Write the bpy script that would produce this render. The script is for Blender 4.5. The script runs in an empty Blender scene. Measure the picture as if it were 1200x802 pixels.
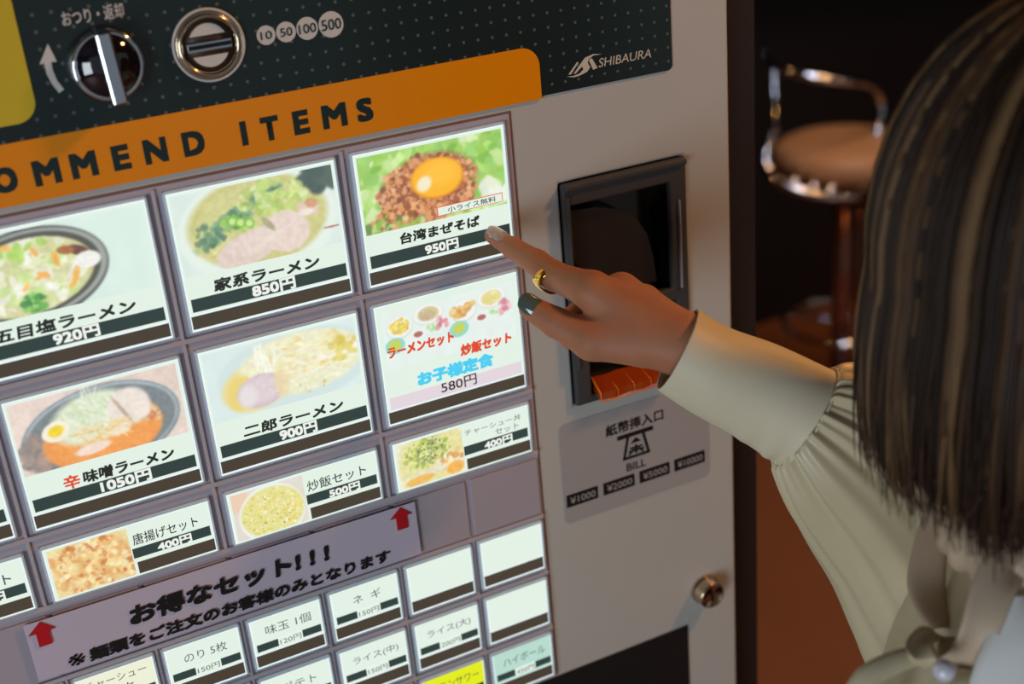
import bpy, bmesh, math, random
import numpy as np
from mathutils import Vector, Matrix
random.seed(7); rng=np.random.default_rng(11)
C=bpy.context.scene.collection
# ---------------------------------------------------------------- camera
S=0.11; H=1.55                      # panel pitch (m), height of panel origin above floor
FPX=1515.1
RM=np.array([[0.89357,0.08229,-0.44132],[-0.25023,0.90748,-0.33744],[0.37272,0.41196,0.83148]])
CP=np.array([0.00648,-1.62872,-6.45455])*S
def pw(p): return Vector((p[0],p[2],H-p[1]))
def cam(x,y,d):
    return pw(CP+RM.T@np.array([(x-600)/FPX*d,(y-401)/FPX*d,d]))
def U(u,v,y=0.0): return Vector((u*S,y,H-v*S))
cd=bpy.data.cameras.new('camera'); co=bpy.data.objects.new('camera',cd); C.objects.link(co)
cd.sensor_width=36; cd.lens=FPX/1200*36; cd.clip_start=.02
wv=lambda r:Vector((r[0],r[2],-r[1]))
ax=wv(RM[0]); ay=-wv(RM[1]); az=-wv(RM[2])
m=Matrix.Identity(4)
for i,a in enumerate((ax,ay,az)):
    a.normalize()
    for j in range(3): m[j][i]=a[j]
m.translation=pw(CP); co.matrix_world=m
bpy.context.scene.camera=co
cd.dof.use_dof=True; cd.dof.focus_distance=.79; cd.dof.aperture_fstop=4.8
# ---------------------------------------------------------------- world, lights, exposure
w=bpy.data.worlds.new('world'); bpy.context.scene.world=w; w.use_nodes=True
bg=w.node_tree.nodes['Background']; bg.inputs[0].default_value=(.75,.88,1,1); bg.inputs[1].default_value=.22
vs=bpy.context.scene.view_settings; vs.view_transform='Standard'; vs.look='None'; vs.gamma=1; vs.exposure=0; vs.use_curve_mapping=False
def area(name,loc,target,size,power,col,sy=None,spread=math.pi):
    l=bpy.data.lights.new(name,'AREA'); l.size=size; l.energy=power; l.color=col; l.spread=spread
    if sy: l.shape='RECTANGLE'; l.size_y=sy
    o=bpy.data.objects.new(name,l); C.objects.link(o); o.location=loc
    o.rotation_euler=(Vector(target)-Vector(loc)).to_track_quat('-Z','Y').to_euler(); return o
area('daylight_window',(-2.3,-2.0,1.15),(.35,0,1.35),1.5,58,(.84,.93,1),1.6)
area('ceiling_lamp_warm',(1.45,-.62,2.5),(.42,-.15,1.38),.16,13,(1,.46,.14))
area('room_lamp_warm',(2.2,1.2,2.62),(2.2,1.3,0),.4,9,(1,.55,.25))
area('counter_lamp_cool',(1.6,.9,2.66),(2.2,2.0,.8),.12,13,(.75,.82,1),1.2)
for k_,(lx_,ly_) in enumerate(((.9,1.3),(2.4,.5),(3.2,1.2))): area('spot_warm',(lx_,ly_,2.7),(lx_,ly_,0),.07,1.6,(1,.5,.18))
# ---------------------------------------------------------------- materials
def lin(c):
    c=np.array(c,float)/255.; return np.where(c<=.04045,c/12.92,((c+.055)/1.055)**2.4)
def mat(name,rgb,rough=.5,metal=0,noise=0,scale=40,bump=0,spec=.5,emit=0,trans=0,coat=0,sub=0,alpha=1):
    M=bpy.data.materials.new(name); M.use_nodes=True; N=M.node_tree.nodes; L=M.node_tree.links
    p=N['Principled BSDF']; c=tuple(lin(rgb))+(1,)
    p.inputs['Base Color'].default_value=c; p.inputs['Roughness'].default_value=rough; p.inputs['Metallic'].default_value=metal
    p.inputs['Specular IOR Level'].default_value=spec; p.inputs['Transmission Weight'].default_value=trans; p.inputs['Coat Weight'].default_value=coat
    if sub:
        p.inputs['Subsurface Weight'].default_value=sub; p.inputs['Subsurface Scale'].default_value=.004; p.inputs['Subsurface Radius'].default_value=(1,.35,.2)
    if emit:
        p.inputs['Emission Color'].default_value=c; p.inputs['Emission Strength'].default_value=emit; p.inputs['Base Color'].default_value=(.03,.03,.03,1)
    if noise or bump:
        tc=N.new('ShaderNodeTexCoord'); n=N.new('ShaderNodeTexNoise'); n.inputs['Scale'].default_value=scale; n.inputs['Detail'].default_value=6
        L.new(tc.outputs['Object'],n.inputs['Vector'])
        if noise:
            r=N.new('ShaderNodeMapRange'); r.inputs['To Min'].default_value=1-noise; r.inputs['To Max'].default_value=1+noise
            L.new(n.outputs['Fac'],r.inputs['Value'])
            h=N.new('ShaderNodeHueSaturation'); h.inputs['Color'].default_value=c; L.new(r.outputs['Result'],h.inputs['Value'])
            L.new(h.outputs['Color'],p.inputs['Emission Color' if emit else 'Base Color'])
        if bump:
            b=N.new('ShaderNodeBump'); b.inputs['Strength'].default_value=bump; b.inputs['Distance'].default_value=.001
            L.new(n.outputs['Fac'],b.inputs['Height']); L.new(b.outputs['Normal'],p.inputs['Normal'])
    return M
M={}
M['door']=mat('white_painted_steel',(184,184,181),.45,noise=.03,scale=8)
M['body']=mat('dark_brown_steel',(38,26,22),.5,noise=.1)
M['grid']=mat('grey_violet_plastic',(176,168,182),.42,noise=.02)
M['rib']=mat('grey_rib',(184,176,184),.35,noise=.02)
M['groove_shade']=mat('groove_shade_brown',(120,96,90),.6,noise=.05)  # border groove, and the shadow line painted above each row
M['bezel']=mat('clear_acrylic_edge',(176,186,196),.12,noise=.02,coat=.5,trans=.35)
M['orange']=mat('orange_print',(236,142,0),.3,noise=.02,scale=10)
M['yellow']=mat('yellow_print',(206,180,40),.3,noise=.02)
M['ink']=mat('dark_green_ink',(24,42,42),.4,noise=.05)
M['black_ink']=mat('black_ink',(16,14,16),.5,noise=.05)
M['whiteink']=mat('pale_grey_ink',(205,200,195),.5,noise=.02)
M['tan_ink']=mat('warm_silver_ink',(205,195,180),.4,noise=.02)
M['red_ink']=mat('red_print',(190,8,30),.45,noise=.05)
M['paper']=mat('lilac_white_paper',(196,186,204),.6,noise=.015,scale=20)
M['plate']=mat('blank_plate',(172,164,176),.4,noise=.02)
M['chrome']=mat('chrome',(215,215,220),.07,1,noise=.01)
M['brass_chrome']=mat('worn_nickel',(205,185,160),.16,1,noise=.05)
M['gold']=mat('gold',(235,190,90),.14,1,noise=.02)
M['valid']=mat('grey_plastic',(62,62,64),.45,noise=.06,bump=.1,scale=300)
M['black']=mat('black_gloss',(10,9,9),.18,noise=.1)
M['black_flat']=mat('black_matte',(22,20,22),.55,noise=.1)
M['sticker']=mat('sticker_grey',(163,161,162),.4,noise=.01)
M['orange_lens']=mat('orange_lens',(160,62,12),.25,noise=.1,coat=.4)
M['orange_edge']=mat('orange_lens_edge',(240,130,40),.25,noise=.03)
M['skin']=mat('skin',(172,114,84),.58,noise=.12,scale=70,bump=.6,sub=.12,spec=.35)
M['nail_pale']=mat('glitter_nail',(170,150,148),.15,noise=.35,scale=900,coat=.8)
M['nail_green']=mat('grey_green_nail',(82,98,90),.12,noise=.04,coat=1)
M['satin']=mat('cream_satin',(200,188,156),.36,noise=.02,scale=30,spec=.6)
M['satin_cuff']=mat('cream_cuff',(212,202,176),.55,noise=.02,scale=30)
M['satin_daylit']=mat('daylit_satin',(236,236,234),.4,noise=.02)  # whiter satin that stands in for daylight on the shoulder
M['satin_pink']=mat('champagne_satin',(202,180,156),.42,noise=.03)
M['trouser']=mat('dark_skirt_cloth',(40,36,40),.8,noise=.1)
M['shoe']=mat('black_leather',(20,18,18),.3,noise=.1)
M['lip']=mat('lip',(170,80,75),.4,noise=.05)
M['eye']=mat('eye_white',(225,222,215),.2,noise=.02)
M['iris']=mat('iris_dark',(40,25,18),.15,noise=.1)
M['pearl']=mat('pearl',(214,212,226),.12,noise=.02,coat=1)
M['floor']=mat('brown_floor',(146,92,58),.42,noise=.12,scale=3)
M['wall']=mat('dark_wall',(46,34,30),.7,noise=.1,scale=5)
M['ceil']=mat('ceiling_dark',(60,50,46),.8,noise=.05)
M['counter']=mat('counter_black_wood',(18,14,13),.5,noise=.15,scale=12)
M['countertop']=mat('counter_top_black',(16,15,18),.25,noise=.1)
M['seat']=mat('tan_leather',(196,148,104),.45,noise=.06,scale=30,bump=.1)
M['post']=mat('stool_post_bronze',(150,98,80),.25,.6,noise=.08)
def emat(name,rgb,s=1,noise=0): return mat(name,rgb,.25,emit=s,noise=noise,scale=30)
M['card']=emat('lit_card',(226,240,228)); M['card_cream']=emat('lit_card_cream',(236,238,214)); M['card_green']=emat('lit_card_green',(182,218,205))
M['glow']=emat('lit_edge',(228,242,246),1.05); M['lamp']=emat('lamp_window',(66,56,44),1,.1)
M['card_yellow']=emat('lit_card_yellow',(226,236,10))
M['bar']=emat('lit_dark_bar',(38,58,56),1,.08); M['bartext']=emat('lit_white_text',(236,240,232))
M['cardtext']=emat('card_black_text',(24,34,30)); M['cardgrey']=emat('card_grey_text',(70,80,72)); M['cardred']=emat('card_red_text',(220,72,40)); M['cardcyan']=emat('card_cyan_text',(70,205,240)); M['cardpink']=emat('card_pink_band',(226,212,220))
def attr_mat():
    m=bpy.data.materials.new('printed_transparency'); m.use_nodes=True; N=m.node_tree.nodes; L=m.node_tree.links
    a=N.new('ShaderNodeAttribute'); a.attribute_name='print'; p=N['Principled BSDF']; p.inputs['Base Color'].default_value=(.03,.03,.03,1); p.inputs['Roughness'].default_value=.25
    L.new(a.outputs['Color'],p.inputs['Emission Color']); p.inputs['Emission Strength'].default_value=1; return m
M['pic']=attr_mat()
def panel_mat():          # dark control panel with its fine printed dot lattice
    m=mat('dark_dotted_panel',(30,40,40),.28); N=m.node_tree.nodes; L=m.node_tree.links; p=N['Principled BSDF']
    tc=N.new('ShaderNodeTexCoord'); sp=N.new('ShaderNodeSeparateXYZ'); L.new(tc.outputs['Object'],sp.inputs[0])
    def cell(out,pitch,off):
        a=N.new('ShaderNodeMath'); a.operation='ADD'; a.inputs[1].default_value=off; L.new(out,a.inputs[0])
        b=N.new('ShaderNodeMath'); b.operation='PINGPONG'; b.inputs[1].default_value=pitch/2; L.new(a.outputs[0],b.inputs[0]); return b
    x=cell(sp.outputs['X'],.0857*S,-3.285*S); z=cell(sp.outputs['Z'],.0795*S,-.148*S-H+5)
    z.inputs[1].default_value=.0795*S/2
    pp=N.new('ShaderNodeMath'); pp.operation='POWER'; pp.inputs[1].default_value=2; L.new(x.outputs[0],pp.inputs[0])
    q=N.new('ShaderNodeMath'); q.operation='POWER'; q.inputs[1].default_value=2; L.new(z.outputs[0],q.inputs[0])
    s=N.new('ShaderNodeMath'); L.new(pp.outputs[0],s.inputs[0]); L.new(q.outputs[0],s.inputs[1])
    lt=N.new('ShaderNodeMath'); lt.operation='LESS_THAN'; lt.inputs[1].default_value=(.0085*S)**2; L.new(s.outputs[0],lt.inputs[0])
    mx=N.new('ShaderNodeMix'); mx.data_type='RGBA'; mx.inputs['A'].default_value=tuple(lin((28,40,40)))+(1,); mx.inputs['B'].default_value=tuple(lin((84,96,92)))+(1,)
    L.new(lt.outputs[0],mx.inputs['Factor']); L.new(mx.outputs['Result'],p.inputs['Base Color']); return m
M['panel']=panel_mat()
def hair_mat():
    m=mat('hair',(60,44,34),.38); N=m.node_tree.nodes; L=m.node_tree.links; p=N['Principled BSDF']
    a=N.new('ShaderNodeAttribute'); a.attribute_name='strand'; L.new(a.outputs['Color'],p.inputs['Base Color']); p.inputs['Roughness'].default_value=.42
    p.inputs['Specular IOR Level'].default_value=.16; return m
M['hair']=hair_mat()
# ---------------------------------------------------------------- helpers
def link(name,me,material=None,parent=None,smooth=False):
    o=bpy.data.objects.new(name,me); C.objects.link(o)
    if material: me.materials.append(material)
    if parent:
        o.parent=parent; o.matrix_parent_inverse=parent.matrix_world.inverted() if parent.type!='EMPTY' else Matrix.Translation(-parent.location)
    if smooth:
        for p in me.polygons: p.use_smooth=True
    return o
def empty(name,loc,label,cat,group=None):
    o=bpy.data.objects.new(name,None); C.objects.link(o); o.location=loc; o['label']=label; o['category']=cat; o.empty_display_size=.05
    if group: o['group']=group
    return o
def raw(name,vs_,fs,material,parent=None,smooth=False):
    me=bpy.data.meshes.new(name); me.from_pydata([tuple(v) for v in vs_],[],fs); me.update()
    return link(name,me,material,parent,smooth)
def boxes(name,bs,material,parent=None,bevel=0):
    """bs: list of (x0,y0,z0,x1,y1,z1)"""
    bm=bmesh.new()
    for (x0,y0,z0,x1,y1,z1) in bs:
        g=bmesh.ops.create_cube(bm,size=1)
        for v in g['verts']: v.co=Vector(((x0+x1)/2+v.co.x*(x1-x0),(y0+y1)/2+v.co.y*(y1-y0),(z0+z1)/2+v.co.z*(z1-z0)))
    if bevel: bmesh.ops.bevel(bm,geom=bm.edges[:],offset=bevel,segments=2,affect='EDGES',profile=.5)
    me=bpy.data.meshes.new(name); bm.to_mesh(me); bm.free(); return link(name,me,material,parent)
def pbox(name,u0,v0,u1,v1,y0,y1,material,parent=None,bevel=0):
    return boxes(name,[(u0*S,min(y0,y1),H-v1*S,u1*S,max(y0,y1),H-v0*S)],material,parent,bevel)
def poly_uv(name,pts,y0,y1,material,parent=None):
    """polygon (u,v) prism between depths y0 (front) and y1"""
    n=len(pts); V=[U(u,v,y0) for u,v in pts]+[U(u,v,y1) for u,v in pts]
    F=[list(range(n)),list(range(2*n-1,n-1,-1))]+[[i,n+i,n+(i+1)%n,(i+1)%n] for i in range(n)]
    return raw(name,V,F,material,parent)
def rrect(u0,v0,u1,v1,radii,seg=8):
    """radii tl,tr,br,bl"""
    out=[]
    for (cx,cy,a0),r in zip(((u0,v0,180),(u1,v0,270),(u1,v1,0),(u0,v1,90)),radii):
        sx=1 if cx==u0 else -1; sy=1 if cy==v0 else -1
        if r<=0: out.append((cx,cy)); continue
        for k in range(seg+1):
            a=math.radians(a0+90*k/seg); out.append((cx+sx*r+r*math.cos(a),cy+sy*r+r*math.sin(a)))
    return out
def lathe(name,prof,origin,axis,material,parent=None,seg=48,smooth=True,squash=None):
    """prof: (radius, offset along axis)"""
    q=Vector(axis).to_track_quat('Z','Y'); V=[];F=[]
    for r,h in prof:
        for k in range(seg):
            a=2*math.pi*k/seg; p=Vector((r*math.cos(a),r*math.sin(a),h))
            V.append(Vector(origin)+q@p)
    n=len(prof)
    for i in range(n-1):
        for k in range(seg): F.append([i*seg+k,i*seg+(k+1)%seg,(i+1)*seg+(k+1)%seg,(i+1)*seg+k])
    F.append(list(range(seg))[::-1]); F.append([(n-1)*seg+k for k in range(seg)])
    return raw(name,V,F,material,parent,smooth)
def tube(name,pts,r,material,parent=None,seg=10,closed=False,flat=1.0,smooth=True):
    pts=[Vector(p) for p in pts]; n=len(pts); V=[];F=[]; prev=None
    rr=r if isinstance(r,(list,tuple)) else [r]*n
    for i,p in enumerate(pts):
        t=(pts[(i+1)%n if closed else min(i+1,n-1)]-pts[(i-1)%n if closed else max(i-1,0)]).normalized()
        if prev is None: a=t.orthogonal().normalized()
        else: a=(prev-t*prev.dot(t)).normalized()
        prev=a; b=t.cross(a)
        for k in range(seg):
            an=2*math.pi*k/seg; V.append(p+a*(rr[i]*math.cos(an))+b*(rr[i]*flat*math.sin(an)))
    for i in range(n if closed else n-1):
        for k in range(seg): F.append([i*seg+k,i*seg+(k+1)%seg,((i+1)%n)*seg+(k+1)%seg,((i+1)%n)*seg+k])
    if not closed: F.append(list(range(seg))[::-1]); F.append([(n-1)*seg+k for k in range(seg)])
    return raw(name,V,F,material,parent,smooth)
def spline(pts,n=8):
    pts=[Vector(p) for p in pts]; out=[]
    for i in range(len(pts)-1):
        p0=pts[max(i-1,0)];p1=pts[i];p2=pts[i+1];p3=pts[min(i+2,len(pts)-1)]
        for k in range(n):
            t=k/n; out.append(.5*((2*p1)+(p2-p0)*t+(2*p0-5*p1+4*p2-p3)*t*t+(3*p1-p0-3*p2+p3)*t**3))
    out.append(pts[-1]); return out
def text(s,u0,v0,u1,v1,y,material,parent,name='lettering',bold=.012,shear=0):
    """lettering fitted to the box u0..u1, v0 (top) .. v1 (bottom) on the panel plane, at depth y"""
    cu=bpy.data.curves.new('t','FONT'); cu.body=s; cu.size=1; cu.shear=shear; cu.resolution_u=3
    ob=bpy.data.objects.new('t',cu); C.objects.link(ob); bpy.context.view_layer.update()
    me=bpy.data.meshes.new_from_object(ob.evaluated_get(bpy.context.evaluated_depsgraph_get()))
    bpy.data.objects.remove(ob); bpy.data.curves.remove(cu); me.name=name
    n=len(me.vertices)
    if n==0: return None
    co_=np.empty(n*3); me.vertices.foreach_get('co',co_); co_=co_.reshape(-1,3); a=co_.min(0); b=co_.max(0)
    x=(co_[:,0]-a[0])/max(b[0]-a[0],1e-6); z=(co_[:,1]-a[1])/max(b[1]-a[1],1e-6)
    e=bold*abs(v1-v0)*.9; nk=8 if bold>=.02 else (4 if bold>.006 else 0)
    u0+=e;u1-=e;v0+=e;v1-=e
    base=np.stack([(u0+x*(u1-u0))*S,np.full(n,y),H-(v1+z*(v0-v1))*S],1)
    nl=len(me.loops); lv=np.empty(nl,np.int32); me.loops.foreach_get('vertex_index',lv)
    np_=len(me.polygons); lt=np.empty(np_,np.int32); me.polygons.foreach_get('loop_total',lt)
    offs=[(0,0)]+([(1,1),(1,-1),(-1,1),(-1,-1)] if nk==4 else [(1,0),(1,1),(0,1),(-1,1),(-1,0),(-1,-1),(0,-1),(1,-1)] if nk else [])
    P_=np.concatenate([base+np.array([ox*e*S,-.000004*i,oz*e*S]) for i,(ox,oz) in enumerate(offs)])
    L_=np.concatenate([lv+n*i for i in range(len(offs))]); T_=np.tile(lt,len(offs))
    bpy.data.meshes.remove(me); me=bpy.data.meshes.new(name)
    me.vertices.add(len(P_)); me.vertices.foreach_set('co',P_.ravel()); me.loops.add(len(L_)); me.loops.foreach_set('vertex_index',L_.astype(np.int32))
    me.polygons.add(len(T_)); st_=np.concatenate([[0],np.cumsum(T_)[:-1]]); me.polygons.foreach_set('loop_start',st_.astype(np.int32)); me.polygons.foreach_set('loop_total',T_); me.update()
    return link(name,me,material,parent)
def struct(o): o['kind']='structure'; return o
# ---------------------------------------------------------------- setting
struct(boxes('floor',[(-2.6,-3.2,-.05,6,5.2,0)],M['floor']))
struct(boxes('ceiling',[(-2.6,-3.2,2.8,6,5.2,2.85)],M['ceil']))
struct(boxes('wall_back',[(-2.6,5.2,0,6,5.3,2.8)],M['wall']))
struct(boxes('wall_left',[(-2.7,-3.2,0,-2.6,5.2,2.8)],M['wall']))
struct(boxes('wall_right',[(6,-3.2,0,6.1,5.2,2.8)],M['wall']))
struct(boxes('wall_behind_machine',[(-2.6,.52,0,.44,.62,2.8)],M['wall']))
struct(boxes('trim_1',[(.44,.5,0,.475,.64,2.8)],M['body'],bevel=.003))
# ---------------------------------------------------------------- ticket machine
tm=empty('ticket_machine',(.14,.2,0),'white food ticket vending machine with lit picture buttons, chrome coin knob and bill slot','vending machine')
UL,UR=-1.35,4.487
TOPV=-2.4; BOTV=(H-.06)/S
# door with bill validator opening
VU0,VU1,VV0,VV1=3.288,4.14,.662,2.115
def plate(name,u0,v0,u1,v1,holes,y0,y1,material,parent):
    us=sorted({u0,u1,*[h[0] for h in holes],*[h[2] for h in holes]}); vv=sorted({v0,v1,*[h[1] for h in holes],*[h[3] for h in holes]})
    bm=bmesh.new(); grid={}
    for y in (y0,y1):
        for u in us:
            for v in vv: grid[u,v,y]=bm.verts.new(U(u,v,y))
    solid=lambda i,j: 0<=i<len(us)-1 and 0<=j<len(vv)-1 and not any(h[0]<=us[i]<h[2] and h[1]<=vv[j]<h[3] for h in holes)
    for i in range(len(us)-1):
        for j in range(len(vv)-1):
            if not solid(i,j): continue
            a,b,c,d=us[i],us[i+1],vv[j],vv[j+1]
            bm.faces.new([grid[a,c,y0],grid[a,d,y0],grid[b,d,y0],grid[b,c,y0]])
            bm.faces.new([grid[a,c,y1],grid[b,c,y1],grid[b,d,y1],grid[a,d,y1]])
            for (p,q,ii,jj) in (((a,c),(a,d),i-1,j),((b,d),(b,c),i+1,j),((b,c),(a,c),i,j-1),((a,d),(b,d),i,j+1)):
                if not solid(ii,jj): bm.faces.new([grid[p[0],p[1],y0],grid[p[0],p[1],y1],grid[q[0],q[1],y1],grid[q[0],q[1],y0]])
    bmesh.ops.recalc_face_normals(bm,faces=bm.faces[:])
    me=bpy.data.meshes.new(name); bm.to_mesh(me); bm.free(); return link(name,me,material,parent)
door=plate('front_door',UL,TOPV,UR,BOTV,[(VU0,VV0,VU1,VV1)],0,.02,M['door'],tm)
bv=door.modifiers.new('bevel','BEVEL'); bv.width=.0022; bv.segments=3; bv.limit_method='ANGLE'
body_x=float((cam(879,600,1)-co.location).x); _d=(cam(879,600,1)-co.location); _k=(.03-co.location.y)/_d.y
bx=co.location.x+_d.x*_k
boxes('cabinet_body',[(UL*S-.012,.021,.0,bx,.07,H-TOPV*S+.01),(UL*S+.005,.07,.0,UR*S-.015,.48,H-TOPV*S)],M['body'],tm)['label']='dark brown steel body behind the white door'
# control panel (dark graphic sheet) and banner
cp=poly_uv('control_panel',rrect(UL+.1,-1.9,4.083,.126,(.03,.03,.03,.03)),-.0012,.0,M['panel'],tm); cp['label']='dark dotted control panel'
ban=poly_uv('orange_banner',rrect(UL+.1,-.16,3.213,.14,(.02,.11,0,0)),-.0017,-.0005,M['orange'],tm); ban['label']='orange heading banner'
for ch,u,wd in (('R',-.16,.1),('E',.0,.085),('C',.16,.1),('O',.335,.115),('M',.53,.125),('M',.705,.125),('E',.885,.085),('N',1.055,.115),('D',1.247,.11),
              ('I',1.507,.032),('T',1.645,.095),('E',1.812,.085),('M',1.995,.135),('S',2.165,.09)):
    text(ch,u-wd/2,-.055,u+wd/2,.07,-.0019,M['ink'],ban,bold=.07)
ys=poly_uv('yellow_label',rrect(-.6,-1.2,.553,-.243,(.1,.1,.1,.1)),-.0017,-.0005,M['yellow'],tm); ys['label']='yellow rounded label'
# knob
kc=U(.909,-.451); kr=.172*S
kb=lathe('return_knob',[(kr*1.04,0),(kr*1.04,.003),(kr*.99,.006),(kr*.97,.0075),(kr*.90,.0085),(kr*.86,.0078),(kr*.5,.0074),(.0005,.0073)],kc+Vector((0,-.001,0)),(0,-1,0),M['chrome'],tm,64)
kb['label']='round chrome coin return knob with raised grip bar'
lathe('knob_face',[(kr*.87,.0071),(kr*.86,.0082),(.0005,.0082)],kc+Vector((0,-.001,0)),(0,-1,0),mat('black_mirror',(22,18,26),.08,coat=1,noise=.1),kb,48)
gb=boxes('grip_bar',[(-.0040,-.019,-kr*1.02,.0040,-.004,kr*1.0)],M['chrome'],kb,bevel=.0012)
gb.matrix_parent_inverse=Matrix.Identity(4); gb.location=kc; gb.rotation_euler=(0,math.radians(-3),0)
text('おつり・返却',.753,-.72,1.04,-.65,-.0014,M['whiteink'],cp,bold=.012)
def arrow_arc():
    pts=[]; c=(.93,-.46)
    for k in range(9):
        a=math.radians(158+ (205-158)*0 - 0) ; 
    o=[];i=[]
    for k in range(13):
        a=math.radians(148+ (188-148)*k/12); o.append((c[0]+.30*math.cos(a),c[1]+.30*math.sin(a)))
        wd=.018+.012*k/12; i.append((c[0]+(.30-wd*1.0)*math.cos(a),c[1]+(.30-wd)*math.sin(a)))
    head=[(.605,-.505),(.655,-.585),(.695,-.495)]
    return o+head+i[::-1]
poly_uv('turn_arrow',[(.668,-.352),(.645,-.40),(.632,-.45),(.632,-.50),(.610,-.497),(.668,-.585),(.690,-.497),(.664,-.50),(.663,-.46),(.672,-.41),(.694,-.365)],-.0014,-.0008,M['whiteink'],cp)
# coin slot
cc=U(1.409,-.459); cr=.178*S
cs=lathe('coin_slot',[(cr,0),(cr,.0015),(cr*.97,.0022),(cr*.925,.0022),(cr*.92,.001),(cr*.88,.003),(cr*.82,.0045),(cr*.76,.0035),(cr*.72,.002),(cr*.70,.0008),(cr*.66,.0004),(.0005,.0004)],cc+Vector((0,-.001,0)),(0,-1,0),M['brass_chrome'],tm,64)
lathe('slot_disc',[(cr*.70,.0006),(cr*.70,.0012),(.0005,.0012)],cc+Vector((0,-.001,0)),(0,-1,0),mat('dark_nickel',(70,54,44),.35,.3,noise=.05),cs,48)
cs['label']='round metal coin slot ring'
lathe('ring_edge',[(cr*1.0,0),(cr*1.02,.0018),(cr*.985,.0026),(cr*.94,.002),(cr*.93,.0)],cc+Vector((0,-.001,0)),(0,-1,0),M['whiteink'],cs,64)
for sg in (1,-1):
    pts=[]; R2=.60
    for k in range(17):
        a=math.radians(28+124*k/16); pts.append((1.409+.178*R2*math.cos(a)*.93,-.459-sg*.178*R2*math.sin(a)))
    poly_uv('pale_segment',pts,-.0028,-.001,M['whiteink'],cs)
pbox('slot_bar',1.409-.112,-.459-.026,1.409+.112,-.459+.026,-.0045,-.001,M['chrome'],cs,.0008)
pbox('slot_gap',1.409-.108,-.459-.010,1.409+.108,-.459+.010,-.0048,-.001,M['black'],cs)
text('硬貨投入口',1.25,-.80,1.56,-.715,-.0014,M['whiteink'],cp,bold=.012)
for n_,u,r in (('10',1.703,.048),('50',1.807,.051),('100',1.919,.057),('500',2.047,.066)):
    poly_uv('coin_mark',[(u+r*math.cos(a),-.458+r*math.sin(a)) for a in np.linspace(0,2*math.pi,29)[:-1]],-.0014,-.0008,M['whiteink'],cp)
    wd=r*(.62 if len(n_)==2 else .8); text(n_,u-wd,-.458-r*.42,u+wd,-.458+r*.42,-.0017,M['ink'],cp,bold=.01)
# maker's mark at the right of the dark panel
def arcstrip(c0,rx,ry,a0,a1,w0,w1,rot=0,n=14):
    o=[];i=[]
    for k in range(n+1):
        t=k/n; a=math.radians(a0+(a1-a0)*t); wd=w0+(w1-w0)*math.sin(math.pi*t)
        ca,sa=math.cos(a),math.sin(a); x,y=rx*ca,ry*sa; x2,y2=(rx-wd)*ca,(ry-wd)*sa
        cr_,sr_=math.cos(rot),math.sin(rot)
        o.append((c0[0]+x*cr_-y*sr_,c0[1]+x*sr_+y*cr_)); i.append((c0[0]+x2*cr_-y2*sr_,c0[1]+x2*sr_+y2*cr_))
    return o+i[::-1]
lg=[[(3.392,.034),(3.452,-.026),(3.462,-.022),(3.408,.036)],
    [(3.425,.036),(3.487,-.026),(3.505,-.042),(3.560,-.054),(3.613,-.043),(3.560,-.046),(3.524,-.028),(3.520,-.01),(3.534,.018),(3.512,.040),(3.468,.052),(3.425,.056),(3.378,.044),(3.425,.048),(3.465,.040),(3.490,.022),(3.482,.004),(3.438,.037)],
    [(3.527,-.026),(3.548,-.032),(3.582,.030),(3.552,.034)]]
for g in lg: poly_uv('maker_emblem',g,-.0014,-.0008,M['tan_ink'],cp)
text('SHIBAURA',3.588,-.022,3.94,.029,-.0014,M['tan_ink'],cp,bold=.004,shear=.18)
# button grid
gp=pbox('button_frame',UL+.25,.187,3.003,4.095,-.0014,.0,M['grid'],tm,.0004); gp['label']='grey violet button frame'
pbox('frame_groove_shade',UL+.23,.175,3.018,4.108,-.0004,.0003,M['groove_shade'],tm)
rowlines=[(1.045),(1.918),(2.352),(2.822),(3.252),(3.695)]
for v in rowlines:
    pbox('frame_rib',UL+.25,v-.022,2.999,v+.008,-.0034,-.001,M['rib'],gp,.0005)
    pbox('frame_groove_shade',UL+.25,v+.009,2.999,v+.013,-.0018,-.001,M['groove_shade'],gp)  # dark strip paints the shadow line below the rib
for k in (-1,0,1,2):
    if k>-1:
        pbox('frame_rib',k-.009,.20,k+.009,2.345,-.0030,-.001,M['rib'],gp,.0004)
for k in range(-2,6):
    if k%2 or True: pbox('frame_rib',k*.5-.007,2.83,k*.5+.007,4.09,-.0030,-.001,M['rib'],gp,.0004)
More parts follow.
